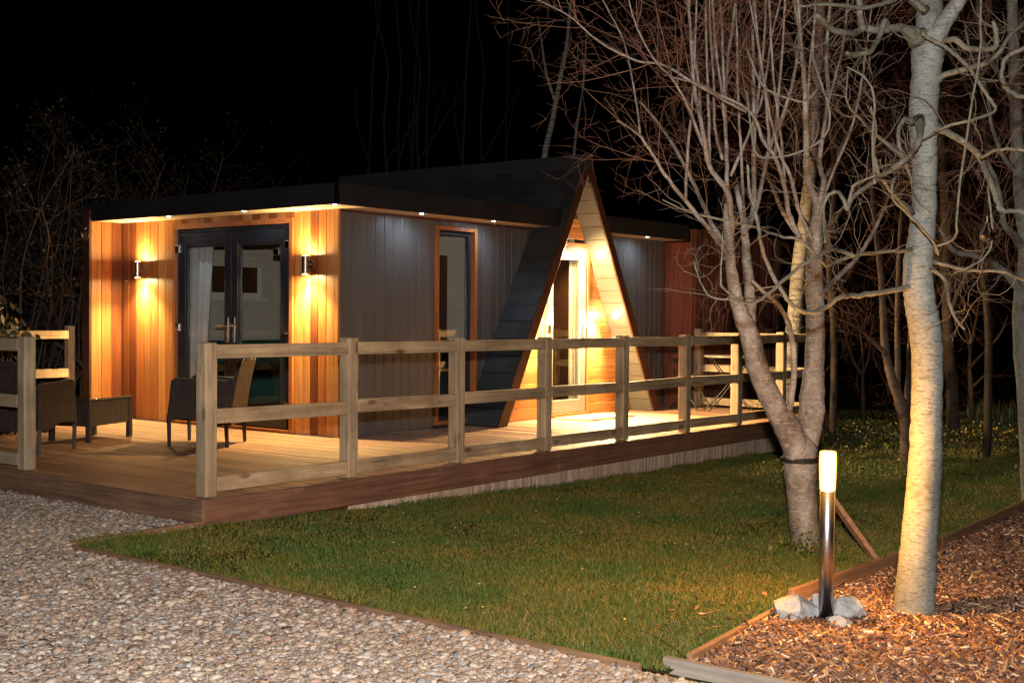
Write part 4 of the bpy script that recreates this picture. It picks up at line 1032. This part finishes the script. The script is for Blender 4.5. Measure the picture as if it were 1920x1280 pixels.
for k, (u, v, top) in enumerate([(1331,312,1325),(1362,279,1340),(1359,197,1380),(1413,295,1432),(1453,295,1468),(1443,279,1420),(1512,240,1528),(1537,297,1580),(1472,354,1450),(1315,230,1290),(1395,421,1385),(1509,156,1480),(1285,377,1300),(1530,441,1600)]):
    LA([(u, v), (u * .7 + top * .3, v - 90), (top, v - 210), (top * 1.3 - u * .3, v - 330), (top * 1.5 - u * .5, v - 430)], dA - .1 + .07 * (k % 5), dA - .3 + .15 * (k % 4), 9, 4, wob=.04, knob=.03)
lb.cur = 1; tw = lb
for (pth, rr), cnt in zip(paths, [15, 12, 16, 14, 9, 12, 18, 13, 24, 11, 11, 11, 13, 10, 16, 11, 3] + [9] * 14):
    dress(tw, pth, rr, int(cnt * .62), 0, 1, rngA, 2, bias=(-.22, .2, .28), ln=(.35, .85), r=(.0020, .0038), kids=(5, 3), up=.1, wander=.09, t0=.25)
tw.build('branches', [M['bark_twin'], M['twig_red']], tA, smooth=True)
st_ = MB(); c_ = at(1500, 861, dA); st_.lathe([(.118, -.017), (.124, -.014), (.124, .014), (.118, .017)], c_, 2, 20); st_.build('tree_tie', M['tie'], tA)
a_, b_ = gp(1655, 1050), at(1553, 925, dA - .1)
tag(MB().bar(a_ + np.array([0, 0, -.06]), b_, .075, .03, up=(.6, -.7, .2)).build('leaning_stake', M['edging'], bevel=.003), 'slanting timber stake leaning towards the twin stemmed tree behind the bollard lamp', 'stake')

# ---- the big pale twisted tree in the bark bed
rngB = np.random.default_rng(8)
pB = gp(1715, 1150); tB = thing('twisted_tree', 'big pale smooth trunk with twisted branches rising from the bark bed', 'tree', tuple(pB))
dB = 6.02; tk = MB()
limb(tk, [(1714,1170),(1715,1130),(1720,1060),(1725,1000),(1731,920),(1735,850),(1737,777),(1739,710),(1737,640),(1729,590),(1722,550),(1721,500),(1727,450),(1732,400),(1734,310),(1733,270),(1731,219),(1734,170),(1737,130),(1739,100),(1741,60),(1743,15),(1745,-60)],
     dB, dB + .05, [84,75,69,66,63,60,57,56,58,58,56,54,49,46,45,48,55,52,54,61,52,46,40], sides=24, knob=.012, per=5)
limb(tk, [(1746,90),(1765,50),(1785,20),(1805,-10),(1830,-60)], dB + .02, dB - .1, [40,34,28,26,22], sides=12, knob=.02)
tk.build('trunk', M['bark_pale'], tB, smooth=True)
lb = MB(); pathsB = []
def LB(uv, d0, d1, w0, w1=None, **k):
    pathsB.append(limb(lb, uv, d0, d1, w0, w1, **k))
    u0, v0 = uv[0]
    if abs(u0 - 1732) < 36 and len(uv) > 3:       # swollen collar where the branch leaves the trunk
        w_ = (w0 if w1 is not None else w0[0]); d0 = max(d0, dB - .035); p_ = [at(uv[0][0], uv[0][1], d0 + .03), at(uv[0][0] * .6 + uv[1][0] * .4, uv[0][1] * .6 + uv[1][1] * .4, d0), at(uv[0][0] * .1 + uv[1][0] * .9, uv[0][1] * .1 + uv[1][1] * .9, d0)]
        lb.tube(p_, np.array([1.05, .75, .46]) * w_ * d0 / FPX, 10)
LB([(1725,75),(1694,53),(1669,55),(1637,56),(1616,47),(1612,19),(1606,-20)], dB, dB - .3, [22,17,14,14,14,12,11], wob=.03, knob=.03)
LB([(1622,50),(1605,61),(1587,62),(1556,53),(1540,36),(1525,28)], dB - .2, dB - .6, 13, 9, wob=.03, knob=.03)
LB([(1666,54),(1659,41),(1647,72),(1631,97),(1603,103),(1587,100)], dB - .1, dB - .5, 12, 8, wob=.02, knob=.03)
LB([(1725,222),(1725,259),(1715,280),(1700,297),(1666,322),(1634,344),(1603,366),(1587,394)], dB - .12, dB - .6, 12, 8, wob=.03, knob=.03)
LB([(1587,394),(1582,375),(1569,359),(1547,375),(1545,420),(1548,455)], dB - .6, dB - .5, 8, 5, wob=.03)
LB([(1590,385),(1600,350),(1620,338),(1640,330)], dB - .6, dB - .7, 7, 3)
LB([(1712,228),(1694,225),(1684,259),(1694,297),(1709,337)], dB - .05, dB - .2, 9, 6, wob=.02)
LB([(1750,240),(1772,247),(1806,266),(1837,294),(1853,331),(1869,375),(1878,394),(1919,397),(1960,405)], dB, dB - .4, 14, 8, wob=.04, knob=.03)
LB([(1755,150),(1769,141),(1806,131),(1847,119),(1869,103),(1900,60),(1930,40)], dB, dB - .3, 12, 7, wob=.04, knob=.03)
LB([(1730,60),(1737,69),(1781,94),(1819,131),(1847,175),(1866,206),(1822,225),(1775,237),(1731,262)], dB - .15, dB - .2, 8, 5, wob=.02)
LB([(1755,95),(1769,78),(1791,75),(1816,91),(1862,91),(1868,70),(1862,40)], dB + .02, dB - .3, 13, 9, wob=.03, knob=.03)
LB([(1840,296),(1869,281),(1920,281),(1960,288)], dB - .3, dB - .5, 7, 5)
LB([(1935,184),(1905,178),(1887,166),(1878,141),(1887,109),(1912,94),(1940,80)], dB - .2, dB - .3, 9, 7, wob=.02)
LB([(1841,-40),(1839,0),(1837,103),(1816,231),(1794,400),(1793,441),(1768,458),(1748,462)], dB - .35, dB - .1, 4, 5, wob=.01)
LB([(1712,468),(1697,470),(1645,474),(1597,480),(1569,492),(1552,499)], dB, dB - .3, 8, 5, wob=.03)
LB([(1712,540),(1695,540),(1653,548),(1602,554),(1574,557),(1552,574),(1521,585),(1493,577),(1465,543),(1442,501),(1428,464),(1420,416),(1406,360),(1402,310)], dB, dB - .8, [14,11,10,10,9,9,9,8,8,8,7,7,6,5], wob=.04, knob=.03)
LB([(1605,480),(1580,472),(1557,468),(1532,481),(1498,501),(1462,532),(1428,560),(1400,568),(1375,555),(1352,537)], dB - .2, dB - .8, 8, 5, wob=.03)
LB([(1352,537),(1352,500),(1354,470),(1355,432)], dB - .8, dB - .75, 4, 2.5)
LB([(1745,505),(1754,509),(1774,529),(1780,568),(1794,599),(1809,617)], dB - .05, dB - .35, 8, 5, wob=.02)
LB([(1745,490),(1766,495),(1816,506),(1878,509),(1906,520),(1940,530)], dB, dB - .2, 7, 5, wob=.03)
LB([(1760,478),(1749,453),(1709,408),(1681,382),(1673,366),(1672,340)], dB - .2, dB - .45, 5, 4, wob=.01)
LB([(1855,340),(1853,360),(1861,444),(1847,481),(1816,501),(1790,512)], dB - .3, dB - .25, 4, 4)
LB([(1550,500),(1500,450),(1470,445),(1420,428),(1370,415),(1300,400),(1242,375)], dB - .3, dB - .9, 6, 3, wob=.03)
LB([(1396,568),(1370,562),(1345,560),(1326,550),(1310,520),(1300,487)], dB - .8, dB - .7, 4, 2.5)
LB([(1712,400),(1680,370),(1650,330),(1638,290),(1642,240),(1632,200)], dB, dB - .5, 8, 5, wob=.04)
LB([(1735,20),(1700,-5),(1660,5),(1620,15),(1560,8),(1500,12)], dB - .1, dB - .5, 10, 6, wob=.04)
LB([(1640,345),(1636,260),(1640,190),(1625,150),(1588,125)], dB - .6, dB - .75, 6, 3, wob=.03)
LB([(1700,300),(1640,250),(1610,220),(1588,190),(1590,130)], dB - .3, dB - .7, 6, 3, wob=.03)
LB([(1400,90),(1430,160),(1480,185),(1510,190),(1535,165)], dB - .6, dB - .7, 4, 4, wob=.02)
LB([(1400,170),(1415,280),(1440,295),(1490,288),(1540,262),(1556,225),(1545,170),(1525,110),(1526,70)], dB - .5, dB - .6, 4, 4, wob=.02)
lb.cur = 1; tw = lb
for k, (pth, rr) in enumerate(pathsB):
    dress(tw, pth, rr, 8, 0, 1, rngB, 1, bias=(0, 0, .05), ln=(.08, .38), r=(.0014, .0032), kids=(3, 2), up=.0, curl=.30, wander=.22, t0=.2, spread=1.0)
tw.build('twisted_branches', [M['limb_pale'], M['twig_grey']], tB, smooth=True)

# ---- tree leaning in at the right edge
tC = thing('grey_tree', 'grey branching tree standing at the right edge beyond the bark bed', 'tree', tuple(gp(1935, 930)))
tk = MB(); dC = 10.6; pth = []
pth.append(limb(tk, [(1940,960),(1934,860),(1926,740),(1917,650),(1914,600),(1916,550),(1922,500),(1922,440),(1915,380),(1908,280),(1904,180),(1900,60),(1896,-50)], dC, dC, [46,42,38,34,31,30,28,27,26,24,22,20,18], sides=12, knob=.02))
pth.append(limb(tk, [(1918,560),(1900,525),(1870,500),(1830,480),(1790,470),(1762,430)], dC, dC - .3, 20, 7, knob=.03))
pth.append(limb(tk, [(1922,470),(1900,440),(1884,422),(1878,390),(1868,340),(1850,300)], dC, dC - .4, 15, 7, knob=.03))
pth.append(limb(tk, [(1905,200),(1880,150),(1850,100),(1835,40),(1830,-40)], dC, dC + .3, 12, 6, knob=.03))
pth.append(limb(tk, [(1912,330),(1885,300),(1860,240),(1850,170),(1820,100),(1800,0)], dC, dC - .3, 9, 4, knob=.03))
tk.cur = 1; tw = tk
rC = np.random.default_rng(31)
for p_, r_ in pth: dress(tw, p_, r_, 13, 0, 1, rC, 2, bias=(-.25, .2, .1), ln=(.4, 1.0), r=(.002, .005), kids=(5, 4), up=.1)
tw.build('trunk_and_branches', [M['bark_pale'], M['twig_red']], tC, smooth=True)
# hanging bulb
bb_ = at(1851, 440, 5.7)
hb = thing('hanging_bulb', 'clear glass bulb ornament hanging among the branches at the right', 'bulb', tuple(bb_))
MB().lathe([(.008, .062), (.010, .05), (.014, .035), (.028, .02), (.034, .0), (.029, -.02), (.015, -.032), (.003, -.035)], bb_, 2, 24).build('glass_globe', M['bulb'], hb, smooth=True)
MB().lathe([(.011, .052), (.012, .056), (.012, .085), (.006, .092)], bb_, 2, 16).build('metal_cap', M['chrome'], hb)
MB().tube([bb_ + np.array([0, 0, .09]), bb_ + np.array([.004, 0, .25]), bb_ + np.array([-.003, 0, .42])], .0012, 4).build('hanging_wire', M['iron'], hb)

# ---- trees behind: traced stems plus their own twigs
def stem_tree(name, label, base_uv, d, stems, mat, twigmat, seed, cnt, group=None, lvl=2, bias=(0, 0, .2), ln=(.4, 1.1), kids=(5, 4), rr_=(.002, .005), tw_up=.2, sides=10):
    T = thing(name, label, 'tree', tuple(gp(*base_uv)) if base_uv else tuple(at(*stems[0][0][0], d)), 0, group)
    tk, tw = MB(), MB(); rg = np.random.default_rng(seed); pths = []
    for q_, (uv, w0, w1, dd) in enumerate(stems): pths.append(limb(tk if q_ == 0 else tw, uv, d + dd[0], d + dd[1], w0, w1, sides=sides, knob=.03, wob=.04))
    if name in ('sapling', 'birch_tree', 'thicket_tree'): tw.v, tw.f, tw.n, tw.mi = tk.v + tw.v, tk.f + [tuple(i + tk.n for i in f_) for f_ in tw.f], tk.n + tw.n, tk.mi + tw.mi
    else: tk.build('trunk', mat, T, smooth=True)
    tw.cur = 1
    for p_, r_ in pths: dress(tw, p_, r_, cnt, 0, 1, rg, lvl, bias, ln, rr_, kids, tw_up, t0=.35)
    tw.build('branches' if name not in ('sapling', 'birch_tree', 'thicket_tree') else 'trunk_and_branches', [mat, twigmat], T, smooth=True); return T
stem_tree('bare_tree', 'brown forked bare tree just left of the big pale trunk', (1703, 860), 14.1,
    [([(1703,875),(1701,850),(1699,791),(1688,753)], 26, 26, (0, 0)), ([(1694,775),(1685,745),(1673,711),(1661,658),(1656,584),(1652,524),(1640,420),(1630,300)], 22, 7, (0, -.3)), ([(1700,790),(1703,747),(1706,690),(1708,600),(1700,500)], 20, 8, (0, .3)),
     ([(1683,740),(1683,658),(1683,569),(1686,480),(1690,380)], 13, 6, (0, .4)), ([(1662,664),(1634,637),(1607,613),(1575,600)], 9, 3, (-.1, -.6)), ([(1704,740),(1718,650),(1740,560),(1765,470),(1790,380)], 11, 4, (0, .5))], M['bark_dark'], M['twig_far'], 41, 13)
stem_tree('bare_tree', 'reddish straight trunk with a dark band right of the big pale trunk', (1787, 815), 17.0,
    [([(1788,830),(1787,800),(1784,720),(1779,658),(1776,584),(1774,480),(1770,350),(1760,200),(1755,60)], 27, 12, (0, 0)), ([(1777,600),(1800,540),(1835,470),(1860,380)], 10, 4, (0, -.4)), ([(1774,520),(1745,450),(1720,350),(1700,240)], 10, 4, (0, .4)), ([(1772,420),(1800,330),(1822,220),(1830,100)], 9, 4, (0, .3))], M['bark_far'], M['twig_far'], 42, 18)
stem_tree('sapling', 'thin forked sapling at the far right of the lawn', (1822, 790), 19.5,
    [([(1823,795),(1821,740),(1818,688)], 10, 9, (0, 0)), ([(1818,690),(1818,650),(1808,615),(1797,590)], 7, 3, (0, -.2)), ([(1818,688),(1842,664),(1865,640),(1879,620),(1890,590)], 7, 3, (0, .2)), ([(1819,660),(1830,600),(1840,540)], 6, 3, (0, .3)), ([(1824,725),(1845,705),(1862,700)], 5, 3, (0, -.2))], M['bark_far'], M['twig_far'], 43, 5, 'saplings at the far edge of the lawn', 1)
stem_tree('sapling', 'thin forked sapling standing far behind the bollard lamp', (1618, 797), 18.7,
    [([(1619,800),(1618,750),(1617,702)], 9, 8, (0, 0)), ([(1617,704),(1600,675),(1590,643),(1582,620)], 6, 3, (0, -.2)), ([(1618,700),(1628,670),(1632,630),(1640,590)], 6, 3, (0, .2)), ([(1618,705),(1617,660),(1612,620)], 5, 3, (0, .2))], M['bark_far'], M['twig_far'], 44, 5, 'saplings at the far edge of the lawn', 1)
stem_tree('birch_tree', 'pale birch trunk lit orange seen between the twin stems', (1474, 800), 17.6,
    [([(1470,812),(1472,780),(1478,700),(1489,600),(1498,500),(1507,430),(1516,350),(1525,250),(1532,120),(1538,0)], 34, 18, (0, 0)), ([(1505,450),(1470,400),(1440,330),(1410,250)], 11, 5, (0, .4)), ([(1512,390),(1550,330),(1590,250),(1620,150)], 11, 5, (0, .4))], M['bark_birch'], M['twig_far'], 45, 16, sides=14)
stem_tree('birch_tree', 'slender white birch leaning beyond the cabin roof ridge', None, 23.0,
    [([(1012,420),(1020,300),(1037,220),(1050,150),(1062,90),(1068,30),(1075,-30)], 13, 5, (0, 0)), ([(1040,188),(1025,140),(1017,90),(1008,30)], 6, 3, (0, .2))], M['bark_birch'], M['twig_dark'], 46, 8, lvl=1, ln=(.5, 1.2))
stem_tree('birch_tree', 'faint thin birch just right of the leaning birch behind the ridge', None, 26.0,
    [([(1070,420),(1077,280),(1086,210),(1095,150),(1100,60)], 6, 3, (0, 0))], M['bark_birch'], M['twig_dark'], 47, 8, lvl=1, ln=(.5, 1.2))
# dim thicket behind the roof: one tree per trunk
thick = [(726, 7, 'far left'), (748, 6, ''), (772, 8, ''), (786, 7, ''), (800, 6, ''), (866, 7, ''), (905, 5, ''), (948, 5, ''), (690, 5, '')]
for i, (u, w, _) in enumerate(thick):
    dd = 25 + (i * 7 % 5) * .8; lean = ((i * 37) % 11 - 5) * 4
    stem_tree('thicket_tree', 'thin dim bare tree in the dark thicket behind the cabin roof', None, dd,
        [([(u - lean * .4, 470), (u, 330), (u + lean * .3, 230), (u + lean * .2 + 5, 130), (u + lean, 30), (u + lean * 1.2, -60)], w, 3, (0, .3)), ([(u, 300), (u + 18 - 2 * lean, 220), (u + 40 - 3 * lean, 150)], 4, 2, (0, .3))], M['bark_thicket'], M['twig_thicket'], 60 + i, 6, 'thicket trees behind the cabin roof', 1, (0, 0, .4), (.5, 1.6), (4, 3), sides=6)
# tangle of bare trees beyond the right side
for i, (u, d, lab) in enumerate([(1560, 15.5, 'twiggy dark tree behind the right stem of the twin stemmed tree'), (1850, 14.5, 'twiggy dark tree behind the hanging bulb'), (1440, 20.5, 'twiggy reddish tree behind the cedar bay of the cabin'), (1345, 24.0, 'twiggy reddish tree far behind the cabin roof right of the gable')]):
    k = 8.06 / d * 1.5
    s = [([(u, 860 if d < 18 else 800), (u + 4, 640), (u - 6, 480), (u + 5, 330), (u - 8, 180), (u, 20), (u + 10, -60)], 20 * k, 6 * k, (0, .2))]
    for q in range(7):
        sg = -1 if q % 2 else 1; v0 = 560 - q * 70
        s.append(([(u, v0), (u + sg * 40, v0 - 60), (u + sg * 85, v0 - 140), (u + sg * 110, v0 - 240)], 9 * k, 3 * k, (0, (-1) ** (q // 2) * .9)))
    stem_tree('twiggy_tree', lab, (u, 850) if d < 18 else None, d, s, M['bark_thicket'], M['twig_far'], 80 + i, 9, None, 2, (0, 0, .1), (.5, 1.5), (6, 5), (.003, .006), .1, 6)

# ---- left: big loose shrubs behind the deck
def leaf_mesh(name, pts, rng, size, mat, parent, per=3):
    V, F = [], []
    for p_, d_ in pts:
        for _ in range(per):
            a_ = unit(d_ + rng.normal(0, .8, 3)); s_ = unit(np.cross(a_, rng.normal(size=3))); L_ = size * rng.uniform(.6, 1.3); b_ = p_ + rng.normal(0, .02, 3)
            n0 = len(V); V += [b_, b_ + a_ * L_ * .5 + s_ * L_ * .26, b_ + a_ * L_, b_ + a_ * L_ * .5 - s_ * L_ * .26]; F.append((n0, n0 + 1, n0 + 2, n0 + 3))
    return MB().add(V, F).build(name, mat, parent)
for i, (u, d, hgt, lab) in enumerate([(60, 16.5, 4.1, 'tall loose shrub with small leaves behind the left deck fence'), (185, 18.5, 4.9, 'tallest loose shrub with sparse leaf tips left of the cabin roof'), (300, 20.5, 5.0, 'loose leafy shrub rising behind the left end of the roof'), (-60, 17.5, 4.0, 'loose shrub at the left edge of the view behind the deck'), (405, 22.5, 4.3, 'smaller loose shrub with leaf tips behind the roof, rightmost of the shrubs')]):
    rg = np.random.default_rng(120 + i); base = at(u, 640, d); base[2] = gz(base[0])
    T = thing('loose_shrub', lab, 'shrub', tuple(base)); tk = tw = MB(); lv = []
    for s in range(13):
        a_ = rg.uniform(0, 2 * math.pi); out = rg.uniform(.05, .5); p = base + np.array([math.cos(a_), math.sin(a_), 0]) * rg.uniform(0, .5)
        dr = unit(np.array([math.cos(a_) * out, math.sin(a_) * out, 1.0])); H = hgt * rg.uniform(.55, 1.0); pts = [p]
        for q in range(9):
            dr = unit(dr + rg.normal(0, .10, 3) + UPV * .02); p = p + dr * H / 9; pts.append(p)
        path = smooth_path(pts, 3); rr = np.linspace(.022, .006, len(path)) * rg.uniform(.6, 1.1); tk.cur = 0; tk.tube(path, rr, 6); tk.cur = 1
        dress(tw, path, rr, 14, 0, 1, rg, 2, (0, 0, .15), (.4, 1.2), (.003, .006), (4, 3), .25, t0=.12, leaves=lv)
    tk.build('branches', [M['bark_dark'], M['twig_dark']], T, smooth=True)
    hi = [q for q in lv if q[0][2] > hgt * .35 and rg.random() < .38]; leaf_mesh('leaves', hi, rg, .05, M['leaf'], T, 1)
# flowering evergreen by the left fence
rg = np.random.default_rng(200)
base = at(8, 640, 12.6); base[2] = gz(base[0])
T = thing('flowering_shrub', 'broad leaved shrub with pale pink blossoms over the left deck fence', 'shrub', tuple(base)); tk, lv, V, F = MB(), [], [], []
bl_ = MB()
for s in range(16):
    u, v = rg.uniform(-45, 52), rg.uniform(520, 705); tip = at(u, v, 12.6 + rg.uniform(-.3, .4))
    if u > 20 and v < 560: continue
    path = smooth_path([base + rg.normal(0, .06, 3) * (1, 1, 0), base * .5 + tip * .5 + rg.normal(0, .08, 3), tip], 4); tk.tube(path, np.linspace(.016, .006, len(path)), 5)
    for q in range(13): lv.append((tip + rg.normal(0, .06, 3), unit(rg.normal(0, 1, 3) + np.array([-.4, -.4, .2]))))
    if s % 2 == 0:
        for q in range(9):
            c_ = tip + np.array([-.05, -.06, .03]) + rg.normal(0, .028, 3); bl_.lathe([(.004, -.012), (.018, .0), (.020, .008), (.006, .004)], c_, 2, 6)
tk.build('stems', M['bark_dark'], T); leaf_mesh('leaves', lv, rg, .11, M['leaf_broad'], T, 1); bl_.build('blossoms', M['blossom'], T)
# fallen diagonal stem behind the left fence
tag(MB().tube(smooth_path([at(100, 640, 15.5), at(130, 660, 15.3), at(160, 690, 15.1), at(185, 730, 15.0)], 4), .03, 7).build('bare_branch', M['bark_dark'], smooth=True), 'slanting bare branch in the dark behind the left deck fence', 'branch')

# ---- low things on the lawn
def blades(name, c, n_, L_, spread_, mat, rng, parent, lean=.35, w=.006):
    V, F = [], []
    for _ in range(n_):
        b_ = np.array(c) + np.array([rng.normal(0, spread_), rng.normal(0, spread_), 0]); a_ = rng.uniform(0, 2 * math.pi); l_ = L_ * rng.uniform(.6, 1.15)
        o_ = np.array([math.cos(a_), math.sin(a_), 0]); s_ = np.array([-math.sin(a_), math.cos(a_), 0]) * w; n0 = len(V)
        m_ = b_ + UPV * l_ * .6 + o_ * l_ * lean * .3; t_ = b_ + UPV * l_ * .95 + o_ * l_ * lean
        V += [b_ - s_, b_ + s_, m_ + s_ * .8, m_ - s_ * .8, t_]; F += [(n0, n0 + 1, n0 + 2, n0 + 3), (n0 + 3, n0 + 2, n0 + 4)]
    return MB().add(V, F).build(name, mat, parent)
rg = np.random.default_rng(300)
for u, v, d, lab in ((1850, 800, 18.8, 'tall clump of strappy daffodil leaves at the far right of the lawn'), (1905, 800, 18.4, 'strappy leaf clump at the right edge behind the flower bed')):
    p = gp(u, v); T = thing('leaf_clump', lab, 'plant', tuple(p)); blades('strap_leaves', p, 90, .42, .16, M['leaf_broad'], rg, T, .3, .010)
p = gp(1505, 1040); T = thing('weed_clump', 'small leafy weed clump at the foot of the twin stemmed tree', 'plant', tuple(p))
leaf_mesh('leaves', [(p + np.array([rg.normal(0, .10), rg.normal(0, .08), abs(rg.normal(.05, .04))]), unit(rg.normal(0, 1, 3) + UPV)) for _ in range(170)], rg, .035, M['blade'], T, 1)
V, F = [], []; fl_ = MB()
for _ in range(170):
    u, v = rg.uniform(1560, 1960), 815 + abs(rg.normal(0, 16)) + rg.uniform(-16, 10)
    if u < 1650 and rg.random() < .6: continue
    q = gp(u, v); hh = rg.uniform(.04, .16); fl_.lathe([(.006, hh - .012), (.013, hh), (.011, hh + .008), (.004, hh + .004)], q, 2, 5)
tag(fl_.build('small_yellow_flowers', M['narcissus']), 'scatter of tiny yellow flowers on the dark far lawn', 'flowers', kind='stuff')
lvp = []
for _ in range(3600):
    u, v = rg.uniform(1555, 1960), 812 + abs(rg.normal(0, 18)) + rg.uniform(-16, 12); q = gp(u, v); lvp.append((q + UPV * rg.uniform(.0, .10), unit(rg.normal(0, .7, 3) + UPV)))
tag(leaf_mesh('ground_cover', lvp, rg, .055, M['leaf'], None, 1), 'low leafy ground cover under the far trees', 'ground cover', kind='stuff')
dz = MB()
for _ in range(24):
    q = np.array([rg.uniform(-.8, 6), rg.uniform(-3.7, -.3), 0]); q[2] = gz(q[0]) + rg.uniform(.015, .035); dz.lathe([(.002, -.003), (.007, 0), (.006, .003), (.002, .002)], q, 2, 6)
tag(dz.build('lawn_flowers', M['narcissus']), 'few tiny yellow flowers dotted over the mown lawn', 'flowers', kind='stuff')

# fallen bits on the lawn
V, F = [], []; rg = np.random.default_rng(77)
for _ in range(85):
    u, v = (rg.normal(1360, 55), rg.normal(1178, 24)) if rg.random() < .55 else (rg.uniform(700, 1450), rg.uniform(960, 1190))
    q = gp(u, v)
    if q[1] < mulch_edge(q[0]) + .05 or q[1] > -.15 or q[0] < -.95: continue
    a_ = rg.uniform(0, 6.28); L_ = rg.uniform(.012, .030); d_ = np.array([math.cos(a_), math.sin(a_), rg.normal(0, .2)]) * L_; s_ = np.array([-math.sin(a_), math.cos(a_), rg.normal(0, .3)]) * L_ * .35; q = q + UPV * .030
    n0 = len(V); V += [q - d_, q + s_, q + d_, q - s_]; F.append((n0, n0 + 1, n0 + 2, n0 + 3))
tag(MB().add(V, F).build('leaf_litter', M['chip']), 'few dry tan leaves scattered on the lawn near the bark edging', 'leaves', kind='stuff')
tag(MB().tube(smooth_path([gp(1200, 1197) + UPV * .04, gp(1228, 1214) + UPV * .05, gp(1256, 1226) + UPV * .04, gp(1288, 1246) + UPV * .03], 4), .0014, 5).build('fallen_twig', M['tie']), 'thin dark fallen twig on the grass by the grey corner board', 'twig')
